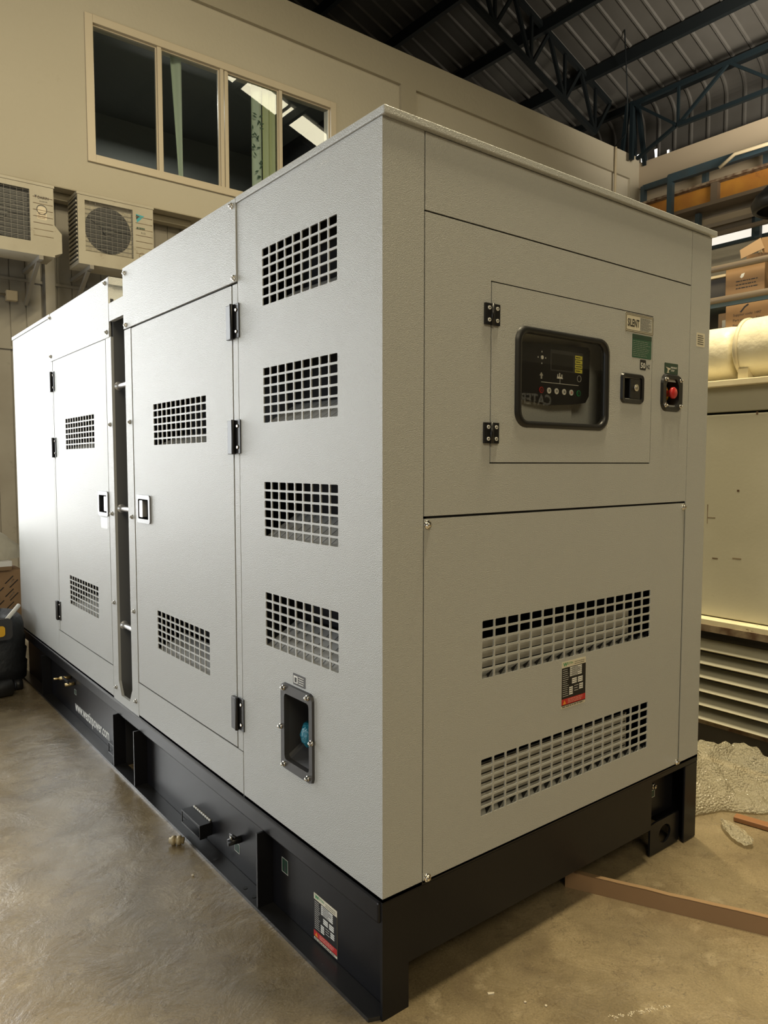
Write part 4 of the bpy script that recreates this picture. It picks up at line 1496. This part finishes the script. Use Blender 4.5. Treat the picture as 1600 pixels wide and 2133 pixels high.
def ac(x0, x1, z0, z1, gx0, gx1, gz0, gz1, label, kind):
    t = thing('air_conditioner_unit', label, 'air conditioner', ((x0 + x1) / 2, YA + 0.2, z0))
    M = lambda u, v, w=0.0: (u, YA - w, v)
    D = 0.34
    c = MB()
    # casing as a shell with a front opening
    us, vs = [x0, gx0, gx1, x1], [z0, gz0, gz1, z1]
    for i in range(3):
        for j in range(3):
            if i == 1 and j == 1:
                continue
            c.add([M(us[i], vs[j]), M(us[i + 1], vs[j]), M(us[i + 1], vs[j + 1]), M(us[i], vs[j + 1])], [(0, 1, 2, 3)], ACW)
    for a, b_ in (((x0, z0), (x1, z0)), ((x1, z0), (x1, z1)), ((x1, z1), (x0, z1)), ((x0, z1), (x0, z0))):
        c.add([M(*a), M(*b_), M(*b_, -D), M(*a, -D)], [(0, 1, 2, 3)], ACW)
    for a, b_ in (((gx0, gz0), (gx1, gz0)), ((gx1, gz0), (gx1, gz1)), ((gx1, gz1), (gx0, gz1)), ((gx0, gz1), (gx0, gz0))):
        c.add([M(*a), M(*b_), M(*b_, -0.05), M(*a, -0.05)], [(0, 1, 2, 3)], ACW)
    c.add([M(x0, z0, -D), M(x1, z0, -D), M(x1, z1, -D), M(x0, z1, -D)], [(0, 1, 2, 3)], ACW)
    c.box((x0 - 0.008, YA - 0.006, z1 - 0.018), (x1 + 0.008, YA + D, z1 + 0.008), ACW)
    n = 8
    for i in range(1, n):
        z = gz0 + (gz1 - gz0) * i / n
        c.box((gx1 + 0.03, YA - 0.003, z), (x1 - 0.01, YA, z + 0.004), RUST)
    if kind == 'left':
        c.poly([(x1, z0 + 0.02), (x1 + 0.07, z0 + 0.05), (x1 + 0.07, z0 + 0.24), (x1, z0 + 0.32)], M, -0.16, 0.0, ACW)
    c.build('casing', t, recalc=False)
    c = MB()
    cx_, cz_ = (gx0 + gx1) / 2, (gz0 + gz1) / 2
    r = min(gx1 - gx0, gz1 - gz0) / 2 * 0.97
    c.add([M(gx0, gz0, -0.05), M(gx1, gz0, -0.05), M(gx1, gz1, -0.05), M(gx0, gz1, -0.05)], [(0, 1, 2, 3)], ACW if kind == 'right' else ACFAN)
    c.cyl((cx_, YA + 0.048, cz_), (cx_, YA + 0.047, cz_), r, ACFAN, n=40)
    c.build('shroud', t, recalc=False)
    c = MB()
    for k in range(3):
        a = 2 * PI * k / 3 + 0.4
        pts = []
        for q, rr_ in ((-0.5, 0.25), (-0.35, 0.95), (0.2, 0.97), (0.45, 0.25)):
            pts.append((cx_ + r * rr_ * math.cos(a + q), cz_ + r * rr_ * math.sin(a + q)))
        c.poly(pts, M, -0.044, -0.040, ACFAN)
    c.cyl((cx_, YA + 0.046, cz_), (cx_, YA + 0.03, cz_), r * 0.25, ACFAN, n=20)
    c.build('fan', t)
    c = MB()
    nh, nv = 11, 9
    for i in range(nh + 1):
        z = gz0 + (gz1 - gz0) * i / nh
        c.box((gx0, YA + 0.004, z - 0.002), (gx1, YA + 0.008, z + 0.002), WIRE)
    for i in range(nv + 1):
        x = gx0 + (gx1 - gx0) * i / nv
        c.box((x - 0.001, YA + 0.008, gz0), (x + 0.001, YA + 0.010, gz1), WIRE)
    for i in range(nh * 3):
        z = gz0 + (gz1 - gz0) * i / (nh * 3)
        c.box((gx0, YA + 0.012, z - 0.0006), (gx1, YA + 0.013, z + 0.0006), WIRE)
    c.build('grille', t)
    # side fins
    c = MB()
    for i in range(14):
        z = z0 + 0.05 + (z1 - z0 - 0.1) * i / 14
        c.box((x0 - 0.012, YA + 0.02, z), (x0, YA + D - 0.03, z + 0.018), ACW)
    c.box((x0 - 0.002, YA + 0.02, z0 + 0.04), (x0 - 0.001, YA + D - 0.02, z1 - 0.04), ACFAN)
    c.build('side_fins', t)
    for xx in (x0 + 0.13, x1 - 0.13):
        c = MB()
        c.beam((xx, YA + 0.0, z0 - 0.02), (xx, 7.23, z0 - 0.02), 0.04, 0.04, STEEL if False else CLAD)
        c.beam((xx, YA + 0.12, z0 - 0.03), (xx, 7.22, z0 - 0.36), 0.035, 0.035, CLAD)
        c.build('wall_bracket', t)
    if kind == 'left':
        c = MB()
        c.text('DAIKIN', M, gx1 + 0.075, gz1 - 0.075, 0.028, INK, width=0.10, w=0.001, bold=0.0008)
        c.poly([(gx1 + 0.045, gz1 - 0.045), (gx1 + 0.068, gz1 - 0.045), (gx1 + 0.055, gz1 - 0.072)], M, 0, 0.001, INK)
        c.text('INVERTER', M, gx1 + 0.09, gz1 - 0.105, 0.014, INK, width=0.075, w=0.001)
        c.build('brand_lettering', t)
        c = MB()
        c.poly(rr(gx1 + 0.065, gx1 + 0.155, gz1 - 0.275, gz1 - 0.15, 0.01), M, 0, 0.001, PAPER)
        c.ring([(gx1 + 0.11 + 0.05 * math.cos(a), gz1 - 0.18 + 0.05 * math.sin(a)) for a in [i * PI / 10 for i in range(21)]],
               [(gx1 + 0.11 + 0.042 * math.cos(a), gz1 - 0.18 + 0.042 * math.sin(a)) for a in [i * PI / 10 for i in range(21)]], M, 0.0008, 0.0012, INK)
        c.lines(M, gx1 + 0.07, gx1 + 0.15, gz1 - 0.27, gz1 - 0.20, 4, RUST, 0.0016, 0.3, 3, 0.2)
        c.build('energy_label', t, label='worn paper energy label')
    else:
        c = MB()
        c.poly([(gx1 + 0.035, gz1 - 0.035), (gx1 + 0.125, gz1 - 0.045), (gx1 + 0.045, gz1 - 0.125)], M, 0, 0.0012, TEAL)
        c.poly([(gx1 + 0.035, gz1 - 0.045), (gx1 + 0.075, gz1 - 0.055), (gx1 + 0.038, gz1 - 0.095)], M, 0.0012, 0.002, INK)
        c.build('logo', t, label='blue and black triangular logo')
        c = MB()
        c.lines(M, gx1 + 0.04, gx1 + 0.135, gz1 - 0.20, gz1 - 0.165, 1, DGREEN, 0.001, 0.7, 2, 0.05)
        c.text('R-32', M, gx1 + 0.09, gz1 - 0.235, 0.018, INK, w=0.001)
        c.build('refrigerant_label', t)
        c = MB()
        c.ring([(gx1 + 0.095 + 0.035 * math.cos(a), gz0 + 0.045 + 0.035 * math.sin(a)) for a in [i * PI / 10 for i in range(20)]],
               [(gx1 + 0.095 + 0.030 * math.cos(a), gz0 + 0.045 + 0.030 * math.sin(a)) for a in [i * PI / 10 for i in range(20)]], M, 0, 0.003, RUST)
        c.build('service_cap', t)
    return t


ac(1.105, 1.895, 3.575, 4.29, 1.177, 1.672, 3.71, 4.225, 'cream outdoor air conditioner with blue triangle logo, half hidden by the generator', 'right')
ac(0.07, 0.875, 3.590, 4.285, 0.14, 0.652, 3.715, 4.215, 'cream outdoor air conditioner cut by the left edge, with energy label', 'left')

t = thing('junction_box', 'small square cream junction box on the lower wall, far left', 'junction box', (0.59, 7.2, 3.24))
b = MB()
b.box((0.545, 7.15, 3.24), (0.655, 7.23, 3.345), PIPE)
b.build('box_body', t, bevel=0.006)
b = MB()
b.cyl((0.3, 7.20, 3.30), (0.545, 7.20, 3.30), 0.012, STEEL, n=10)
b.build('conduit', t)

# ================================================================== OLD MACHINE ON THE RIGHT
OX = 2.5
OM = thing('old_generator', 'weathered grey-green machine cabinet with rusty louvres at the right edge', 'generator', (OX + 0.6, 0.65, 0))
b = MB()
b.box((OX, -1.0, 0.72), (OX + 1.2, 2.3, 1.760), OLDP)
b.build('side_panel', OM, bevel=0.006)
b = MB()
b.box((OX + 0.004, -1.0, 1.772), (OX + 1.2, 2.3, 1.90), OLDP)
b.build('upper_panel', OM, bevel=0.005)
b = MB()
b.box((OX - 0.03, -1.0, 1.898), (OX + 1.25, 2.3, 1.930), OLDC)
b.build('top_rail', OM, bevel=0.004)
b = MB()
b.box((OX - 0.08, -1.0, 0.685), (OX + 1.2, 2.3, 0.715), OLDC)
b.box((OX - 0.085, -1.0, 0.655), (OX - 0.06, 2.3, 0.690), RUST)
b.build('louvre_ledge', OM, label='cream ledge with rust patches above the louvres')
b = MB()
for i in range(6):
    z = 0.60 - i * 0.073
    b.add([(OX - 0.075, -1.0, z - 0.045), (OX - 0.075, 2.3, z - 0.045), (OX - 0.060, 2.3, z - 0.030), (OX - 0.060, -1.0, z - 0.030),
           (OX + 0.0, 2.3, z - 0.004), (OX + 0.0, -1.0, z - 0.004)], [(0, 1, 2, 3), (3, 2, 4, 5)], OLDP, True)
    b.add([(OX - 0.075, -1.0, z - 0.045), (OX - 0.075, 2.3, z - 0.045), (OX - 0.068, 2.3, z - 0.05), (OX - 0.068, -1.0, z - 0.05)], [(0, 1, 2, 3)], OLDC)
b.box((OX + 0.01, -1.0, 0.16), (OX + 0.02, 2.3, 0.66), OLDDK)
b.build('louvres', OM, recalc=False, label='horizontal weathered metal louvre slats')
b = MB()
b.box((OX - 0.04, -1.0, 0.155), (OX + 0.0, 2.3, 0.20), RUST)
b.build('rusty_sill', OM)
b = MB()
b.box((OX - 0.03, -1.0, 0.0), (OX + 1.2, 2.3, 0.155), OLDDK)
b.build('base', OM)
# paint scars
b = MB()
for (y0, z0, l, h) in ((0.40, 1.02, 0.03, 0.006), (0.28, 1.03, 0.045, 0.006), (0.42, 1.23, 0.04, 0.004), (0.46, 1.20, 0.004, 0.1), (0.22, 1.75, 0.01, 0.015), (0.30, 1.37, 0.012, 0.010)):
    b.box((OX - 0.0008, y0, z0), (OX, y0 + l, z0 + h), RUST)
b.build('paint_scars', OM)


def roll(y0, y1, r, cxr, label):
    t = thing('wrapped_silencer', label, 'silencer', (cxr, (y0 + y1) / 2, 1.93))
    c = MB()
    zc = 1.931 + r * 1.04
    prof = [(0.0, 0), (r * 0.85, 0), (r * 0.97, 0.012), (r, 0.05)]
    L = y1 - y0
    k = 14
    for i in range(1, k):
        prof.append((r * (1 + 0.012 * math.sin(i * 2.1)), 0.05 + (L - 0.1) * i / k))
    prof += [(r, L - 0.05), (r * 0.97, L - 0.012), (r * 0.85, L), (0, L)]
    c.lathe(prof, (cxr, y0, zc), (0, 1, 0), WRAP, 40)
    c.build('wrapped_drum', t, recalc=False)
    c = MB()
    c.lathe([(r * 1.0, 0), (r * 1.035, 0.004), (r * 1.035, 0.016), (r * 1.0, 0.02)], (cxr, y1 - 0.035, zc), (0, 1, 0), OLDC, 40)
    c.build('end_band', t)
    for sx in (-1, 1):
        c = MB()
        c.box((cxr + sx * r * 0.4, y1 - 0.08, 1.931), (cxr + sx * r * 0.8, y1 - 0.03, 1.985), OLDC)
        c.build('foot', t)


roll(-0.9, 0.372, 0.155, OX + 0.155, 'larger cream wrapped cylinder on top of the old machine, cut by the right edge')
roll(0.385, 1.9, 0.142, OX + 0.155, 'slimmer cream wrapped cylinder on the old machine, partly behind the generator')

# ================================================================== STORAGE RACK WITH BOXES
RX = 3.9
t = thing('storage_rack', 'dark steel storage rack with pipe rails behind the old machine', 'rack', (RX + 0.4, 1.0, 0))


def zq(z35):  # heights measured at x = 3.5 carried to the rack depth
    return 1.5083 + (z35 - 1.5083) * (RX + 1.1614) / (3.5 + 1.1614)


def yq(y35):
    return -1.4907 + (y35 + 1.4907) * (RX + 1.1614) / (3.5 + 1.1614)


zs_shelf = [zq(2.40), zq(2.545) - 0.0]
for yy in (-1.5, 3.3):
    for xx in (RX + 0.02, RX + 0.85):
        c = MB()
        c.beam((xx, yy, 0), (xx, yy, 3.6), 0.06, 0.06, BLUEST)
        c.build('post', t)
for nm, z, x in (('rail', zq(2.752), RX - 0.05), ('rail', zq(2.553), RX - 0.05), ('rail', zq(2.735), RX + 0.83), ('rail', zq(2.62), RX + 0.83)):
    c = MB()
    c.cyl((x, -1.5, z), (x, 3.3, z), 0.022 if x < RX else 0.014, BROWNST if x < RX else PIPE, n=14)
    c.build(nm, t)
for z in (zq(2.36), zq(2.545), 1.2):
    c = MB()
    c.box((RX, -1.5, z - 0.03), (RX + 0.85, 3.3, z), BLUEST if z > 2 else OLDDK)
    c.build('shelf', t)


def cbox(y0, y1, z0, z1, label, x0=RX, dx=0.4, m=CARD, print_fn=None):
    t = thing('cardboard_box', label, 'box', (x0 + dx / 2, (y0 + y1) / 2, z0))
    c = MB()
    c.box((x0 + 0.0, y0, z0), (x0 + dx, y1, z1), m)
    c.build('carton', t, bevel=0.004)
    if print_fn:
        c = MB()
        print_fn(c, lambda u, v, w=0.0: (x0 - w, -u, v))
        c.build('printing', t)
    return t


yl_, yr_ = yq(0.921), yq(0.676)


def pf(c, M):
    a = -yl_
    wd = yl_ - yr_
    z0, z1 = zq(2.553), zq(2.752)
    c.poly([(a + wd * 0.38, z1 - 0.075), (a + wd * 0.42, z1 - 0.055), (a + wd * 0.50, z1 - 0.052), (a + wd * 0.47, z1 - 0.075), (a + wd * 0.42, z1 - 0.085)], M, 0.0, 0.001, WHITE)
    c.lines(M, a + wd * 0.28, a + wd * 0.85, z0 + 0.055, z0 + 0.125, 3, INK, 0.001, 0.28, 8, 0.15)


cbox(yr_, yl_, zq(2.548), zq(2.765), 'brown cardboard box with faded writing and a white tag, on the rack', print_fn=pf)
yl2, yr2 = yq(0.915), yq(0.45)


def pf(c, M):
    a = -yl2
    z1 = zq(2.53)
    h = 0.022
    c.text('Supplier code: 1447', M, a + 0.055, z1 - 0.095, 0.017, INK, width=0.19, w=0.001)
    c.text('Part name: Air Filter', M, a + 0.055, z1 - 0.130, 0.017, INK, width=0.21, w=0.001)
    c.text('Part No.: 1000532067', M, a + 0.055, z1 - 0.165, 0.017, INK, width=0.21, w=0.001)
    c.poly([(a + 0.10, z1 - 0.07), (a + 0.13, z1 - 0.035), (a + 0.155, z1 - 0.02), (a + 0.16, z1 - 0.03), (a + 0.135, z1 - 0.045), (a + 0.11, z1 - 0.075)], M, 0, 0.001, INK)


cbox(yr2, yl2, zq(2.36) + 0.001, zq(2.545) - 0.031, 'brown cardboard box printed Supplier code 1447, Air Filter', print_fn=pf, x0=RX + 0.001)


def pf(c, M):
    a = -yq(1.02)
    z0 = zq(2.36)
    c.poly(rr(a + 0.03, a + 0.07, z0 + 0.05, z0 + 0.10, 0.003), M, 0, 0.001, CREAM)
    c.poly(rr(a + 0.035, a + 0.055, z0 + 0.015, z0 + 0.03, 0.002), M, 0, 0.001, CREAM)


cbox(yq(0.925), yq(1.02), zq(2.36) + 0.02, zq(2.36) + 0.15, 'small dark brown box with cream stickers beside the Air Filter box', x0=RX + 0.12, m=CARDL, print_fn=pf)
t = thing('storage_crate', 'dark crate on the rack between the two pipe rails, left of the tagged box', 'crate', (RX + 0.3, yq(1.2), zq(2.548)))
c = MB()
c.box((RX + 0.05, yq(0.94), zq(2.548)), (RX + 0.5, yq(1.5), zq(2.715)), OLDDK)
c.build('crate_body', t, bevel=0.005)
c = MB()
c.box((RX + 0.03, yq(0.935), zq(2.715)), (RX + 0.52, yq(1.505), zq(2.73)), PIPE)
c.build('crate_rim', t)
# open carton lying tilted on top
t = thing('open_carton', 'open cardboard carton with its flap raised, on top of the tagged box', 'box', (RX + 0.2, yq(0.72), zq(2.77)))
c = MB()
ya, yb = yq(0.80), yq(0.60)
zz = zq(2.767)
c.box((RX + 0.02, yb, zz), (RX + 0.36, ya, zz + 0.05), CARD)
c.build('carton', t)
c = MB()
pts3 = [(RX - 0.02, yq(0.817), zq(2.79)), (RX - 0.02, yq(0.825), zq(2.845)), (RX - 0.02, yq(0.700), zq(2.892)), (RX - 0.02, yq(0.675), zq(2.825))]
c.hexa([pts3[0], pts3[3], (pts3[3][0] + 0.006, *pts3[3][1:]), (pts3[0][0] + 0.006, *pts3[0][1:]),
        pts3[1], pts3[2], (pts3[2][0] + 0.006, *pts3[2][1:]), (pts3[1][0] + 0.006, *pts3[1][1:])], CARDL)
c.build('flap', t)
c = MB()
c.hexa([(RX - 0.015, yq(0.69), zq(2.80)), (RX + 0.2, yq(0.5), zq(2.80)), (RX + 0.206, yq(0.5), zq(2.80)), (RX - 0.009, yq(0.69), zq(2.80)),
        (RX - 0.015, yq(0.695), zq(2.892)), (RX + 0.2, yq(0.5), zq(2.93)), (RX + 0.206, yq(0.5), zq(2.93)), (RX - 0.009, yq(0.695), zq(2.892))], CARD)
c.build('flap', t)
c = MB()
for i in range(7):
    c.hexa([(RX + 0.02 + 0.01 * i, yb + 0.02 * i, zz + 0.03), (RX + 0.14, yb + 0.02 * i, zz + 0.03), (RX + 0.14, yb + 0.02 * i + 0.015, zz + 0.03), (RX + 0.02, yb + 0.02 * i + 0.015, zz + 0.03),
            (RX + 0.02, yb + 0.02 * i + 0.01, zz + 0.085), (RX + 0.12, yb + 0.02 * i + 0.01, zz + 0.08), (RX + 0.12, yb + 0.02 * i + 0.02, zz + 0.08), (RX + 0.02, yb + 0.02 * i + 0.02, zz + 0.085)], PAPER)
c.build('packing_paper', t)

# ================================================================== FLOOR ITEMS
# crumpled bubble wrap
def wrap_mesh(nx, ny, fpos, name, label, seed=0):
    vs, fs = [], []
    for j in range(ny + 1):
        for i in range(nx + 1):
            vs.append(fpos(i / nx, j / ny))
    for j in range(ny):
        for i in range(nx):
            a = j * (nx + 1) + i
            fs.append((a, a + 1, a + nx + 2, a + nx + 1))
    c = MB()
    c.add(vs, fs, BUBBLE, True)
    o = c.build(name, recalc=False)
    tag(o, label, 'bubble wrap')
    return o


def fp(s, t):
    # s across (x), t along (y); the heap spills forward on its right side
    x = 1.64 + 0.745 * s
    y0 = 0.05 - 0.62 * max(0.0, (s - 0.35) / 0.65) ** 1.2
    y = y0 + (1.05 - y0) * t
    v = Vector((x * 3.4, y * 3.4, 0.3))
    e = max(0.0, min(1.0, min(s * 7 + 0.25, (1 - s) * 7 + 0.3, t * 6, (1 - t) * 5)))
    rid = 1 - abs(mnoise.noise(v * 1.1)) * 2.0
    rid2 = 1 - abs(mnoise.noise(v * 2.8 + Vector((4, 1, 2)))) * 2.0
    rid3 = 1 - abs(mnoise.noise(v * 6.0 + Vector((7, 3, 1)))) * 2.0
    h = 0.03 + 0.085 * math.sin(PI * min(1, t * 1.1)) * (0.5 + 0.5 * s)
    z = e ** 0.5 * (h * (0.75 + 1.3 * mnoise.noise(v * 0.9)) + 0.035 * rid + 0.035 * rid2 + 0.010 * rid3) + 0.008
    wx = 0.03 * mnoise.noise(Vector((x * 3, y * 3, 5))) * e
    wy_ = 0.10 * mnoise.noise(Vector((x * 4.3, y * 2.3, 9))) * (1 - e)
    return (min(2.405, max(1.622, x + wx)), y + wy_, max(0.006, z))


wrap_mesh(170, 200, fp, 'bubble_wrap', 'large crumpled heap of clear bubble wrap on the floor by the old machine')


def fp3(s, t):
    a = (t - 0.5)
    wdt = 0.068 * math.sin(PI * min(1, max(0, t))) ** 0.6 + 0.004
    cx_ = 1.775 - 0.065 * t
    cy_ = -0.02 - 0.165 * t
    u = (s - 0.5) * 2 * wdt
    z = 0.008 + 0.018 * (1 - abs(s - 0.5) * 2) + 0.008 * (1 + mnoise.noise(Vector((s * 4, t * 6, 0))))
    return (cx_ + u * 0.9, cy_ + u * 0.42, z)


wrap_mesh(30, 40, fp3, 'bubble_wrap_scrap', 'small leaf-shaped scrap of bubble wrap lying in front of the heap')

# orange timber under the wrap
b = MB()
b.beam((1.875, -0.03, 0.012), (1.955, -0.42, 0.012), 0.045, 0.02, WOODST)
tag(b.build('timber_plank', bevel=0.003), 'orange-brown timber plank sticking out under the bubble wrap', 'plank')

# cardboard edge protector strip
t = thing('cardboard_strip', 'long folded brown cardboard strip lying on the floor under the generator end', 'cardboard strip', (1.1, -0.25, 0))
a, bb = Vector((0.905, 0.10, 0)), Vector((1.40, -0.885, 0))
d = (bb - a).normalized()
nrm = Vector((d.y, -d.x, 0))
if nrm.x > 0:
    nrm = -nrm
c = MB()
N = 16
top = []
for i in range(N + 1):
    p = a + (bb - a) * i / N
    z = 0.060 + 0.0008 * math.sin(i * 1.7) - (0.003 if i == 5 else 0)
    top.append((p, z))
for i in range(N):
    (p, z), (q, z2) = top[i], top[i + 1]
    c.hexa([p, p - nrm * 0.003, q - nrm * 0.003, q, p + Vector((0, 0, z)), p - nrm * 0.003 + Vector((0, 0, z)), q - nrm * 0.003 + Vector((0, 0, z2)), q + Vector((0, 0, z2))], CARD)
c.build('front_leg', t)
c = MB()
for i in range(N):
    (p, z), (q, z2) = top[i], top[i + 1]
    o3 = -nrm * 0.035
    c.hexa([p + Vector((0, 0, z - 0.003)), p + o3 + Vector((0, 0, z - 0.012)), q + o3 + Vector((0, 0, z2 - 0.012)), q + Vector((0, 0, z2 - 0.003)),
            p + Vector((0, 0, z + 0.0)), p + o3 + Vector((0, 0, z - 0.009)), q + o3 + Vector((0, 0, z2 - 0.009)), q + Vector((0, 0, z2))], CARDL)
c.build('top_fold', t)

# dropped brass fitting and crumbs
b = MB()
c0 = Vector((-0.075, 1.235, 0.018))
ax = Vector((0.8, -0.6, 0)).normalized()
b.lathe([(0, -0.028), (0.012, -0.028), (0.012, -0.018), (0.018, -0.018), (0.018, -0.004), (0.013, -0.004), (0.013, 0.004), (0.018, 0.004), (0.018, 0.018), (0.013, 0.018), (0.013, 0.030), (0, 0.030)], c0, ax, FITTING, 12)
tag(b.build('hose_fitting'), 'dusty ribbed hose fitting lying on the floor against the skid flange', 'fitting')


def crumb(x, y, r, label, name='pebble', m=PAPER):
    c = MB()
    rnd = random.Random(int(x * 1000) + int(y * 77))
    rings = []
    for i in range(5):
        la = PI * i / 4
        rings.append([(x + r * math.sin(la) * math.cos(k * PI / 3) * (0.8 + 0.4 * rnd.random()), y + r * math.sin(la) * math.sin(k * PI / 3) * (0.8 + 0.4 * rnd.random()), r * 0.6 - r * 0.6 * math.cos(la)) for k in range(6)])
    c.ring3(rings, m, smooth=False)
    tag(c.build(name), label, 'pebble')


crumb(-0.115, 0.985, 0.006, 'tiny pale pebble on the floor just below the hose fitting')
crumb(0.36, -0.19, 0.004, 'tiny white crumb on the floor right of the near skid corner')
crumb(0.395, -0.235, 0.004, 'second tiny white crumb nearest the near skid corner')
b = MB()
for i in range(3):
    x, y = 0.055 + i * 0.014, -0.195 - i * 0.012
    b.hexa([(x, y, 0.001), (x + 0.03, y - 0.01, 0.001), (x + 0.035, y + 0.012, 0.001), (x + 0.004, y + 0.02, 0.001),
            (x, y, 0.003), (x + 0.03, y - 0.01, 0.012), (x + 0.035, y + 0.012, 0.020), (x + 0.004, y + 0.02, 0.004)], PAPER)
tag(b.build('paper_scrap'), 'torn pale paper scrap on the floor at the bottom edge', 'paper scrap')
b = MB()
x, y = 0.30, -0.105
b.hexa([(x, y, 0.0005), (x + 0.014, y - 0.010, 0.0005), (x + 0.018, y - 0.006, 0.0005), (x + 0.003, y + 0.006, 0.0005), (x, y, 0.002), (x + 0.014, y - 0.010, 0.004), (x + 0.018, y - 0.006, 0.004), (x + 0.003, y + 0.006, 0.003)], PAPER)
tag(b.build('paper_flake'), 'slim pale flake on the floor near the skid shadow', 'paper scrap')

# scraped white flecks on the concrete
rnd = random.Random(12)
b = MB()
for i in range(90):
    t_ = rnd.random()
    x, y = 0.50 + 0.17 * t_ + rnd.gauss(0, 0.006), -0.372 - 0.075 * t_ + rnd.gauss(0, 0.004)
    r_ = 0.0008 + 0.0022 * rnd.random()
    k_ = rnd.random() * 6.28
    b.poly([(x + r_ * math.cos(k_ + a_) * q_, y + r_ * math.sin(k_ + a_) * q_) for a_, q_ in ((0, 1.6), (1.6, 0.7), (3.1, 1.3), (4.8, 0.6))], lambda u, v, w: (u, v, w), 0.0, 0.0007, PAPER)
o = tag(b.build('white_flecks'), 'streak of scraped white flecks on the floor, bottom right', 'debris')
o['kind'] = 'stuff'

# ---------------- left edge clutter
t = thing('printed_carton', 'large cardboard carton with diagonal printed stripes behind the tool bag', 'box', (-0.3, 4.9, 0))
c = MB()
c.box((-0.9, 4.65, 0.0), (0.10, 5.4, 0.70), CARD)
c.build('carton', t, bevel=0.005)
c = MB()
MK = lambda u, v, w=0.0: (u, 4.65 - w, v)
for i in range(10):
    for j in range(7):
        u, v = -0.88 + i * 0.10, 0.06 + j * 0.10 + (0.05 if i % 2 else 0)
        if v > 0.64:
            continue
        for k in (-0.016, 0.016):
            c.poly([(u - 0.032 + k, v - 0.026 - k), (u - 0.026 + k, v - 0.030 - k), (u + 0.032 + k, v + 0.026 - k), (u + 0.026 + k, v + 0.030 - k)], MK, 0.001, 0.0015, INK)
        c.poly([(u - 0.022, v - 0.024), (u - 0.014, v - 0.026), (u + 0.022, v + 0.018), (u + 0.012, v + 0.022)], MK, 0.001, 0.0013, RUST)
c.build('printing', t)
b = MB()
b.box((-0.75, 4.60, 0.735), (0.02, 5.0, 0.775), FOAM)
b.hexa([(-0.75, 4.62, 0.702), (0.02, 4.62, 0.702), (0.02, 5.0, 0.702), (-0.75, 5.0, 0.702), (-0.75, 4.60, 0.735), (0.02, 4.60, 0.735), (0.02, 5.0, 0.735), (-0.75, 5.0, 0.735)], CARDL)
tag(b.build('foam_board', bevel=0.004), 'white foam board resting on the striped carton', 'foam board')
b = MB()
rings = []
for i in range(12):
    la = PI / 2 * i / 11
    rings.append([(-0.22 + 0.34 * math.cos(la) * math.cos(k * PI / 12) * (1 + 0.06 * math.sin(k * 1.7 + i)), 4.85 + 0.22 * math.cos(la) * math.sin(k * PI / 12), 0.777 + 0.24 * math.sin(la) ** 0.8) for k in range(24)])
b.ring3(rings, SACK, smooth=True)
tag(b.build('white_sack', recalc=True), 'rumpled off-white sack on top of the foam board at the left edge', 'sack')

# black tool bag
t = thing('tool_bag', 'black tool bag with yellow patch at the left edge beside the skid', 'tool bag', (-0.35, 4.0, 0))
c = MB()
rings = []
for z, k in ((0.03, 0.90), (0.06, 1.0), (0.16, 1.02), (0.17, 0.985), (0.25, 1.02), (0.26, 0.985), (0.34, 1.0), (0.36, 0.97), (0.42, 0.97), (0.47, 0.93), (0.49, 0.86)):
    rings.append([(-0.34 + 0.31 * k * (abs(math.cos(a)) ** 0.7) * (1 if math.cos(a) > 0 else -1), 4.05 + 0.26 * k * (abs(math.sin(a)) ** 0.7) * (1 if math.sin(a) > 0 else -1), z) for a in [2 * PI * q / 32 for q in range(32)]])
rings.append([tuple(Vector((-0.34, 4.05, 0.43)) + (Vector(p) - Vector((-0.34, 4.05, p[2]))) * 0.85) for p in rings[-1]])
c.ring3(rings, BAG, smooth=True)
c.add(rings[-1], [tuple(range(32))], BAG)
c.build('bag_body', t)
c = MB()
c.poly(rr(-0.52, -0.155, 0.36, 0.50, 0.03), lambda u, v, w: (u, 3.775 - w, v), 0.0, 0.02, GUNMET)
c.build('front_flap', t)
c = MB()
c.poly(rr(-0.42, -0.20, 0.385, 0.455, 0.02), lambda u, v, w: (u, 3.753 - w, v), 0.0, 0.004, YELLOW)
c.build('yellow_patch', t, label='yellow panel on the flap')
c = MB()
c.cyl((-0.20, 3.78, 0.47), (-0.075, 3.95, 0.545), 0.014, FOAM, n=12)
c.build('tool_handle', t, label='white tool handle sticking out')
c = MB()
c.tube([(-0.06, 4.0, 0.40), (-0.045, 3.98, 0.30), (-0.05, 3.97, 0.2)], 0.006, GREYST)
c.build('zip', t)
for xx, yy in ((-0.12, 3.82), (-0.56, 3.82), (-0.12, 4.28)):
    c = MB()
    c.cyl((xx - 0.025, yy, 0.035), (xx + 0.025, yy, 0.035), 0.035, RUBBER, n=20)
    c.build('wheel', t)
b = MB()
b.cyl((-0.31, 3.70, 0.055), (-0.175, 3.72, 0.055), 0.055, RUBBER, n=24)
tag(b.build('rubber_roll', bevel=0.01), 'small black rubber roll on the floor in front of the tool bag', 'roll')

# ================================================================== MACHINE BEHIND THE VIEWER (mirrored in the small window)
t = thing('dark_machine', 'dark machine with pale lettering standing behind the viewer', 'machine', (5.0, -4.3, 0))
c = MB()
c.box((3.2, -5.0, 0.0), (6.6, -3.52, 2.55), OLDDK)
c.build('machine_body', t, bevel=0.02)
c = MB()
c.text('CATERPILLAR', lambda u, v, w=0.0: (-u, -3.52 + w, v), -4.98, 2.12, 0.11, WHITE, width=0.98, w=0.003, bold=0.004)
c.build('lettering', t)
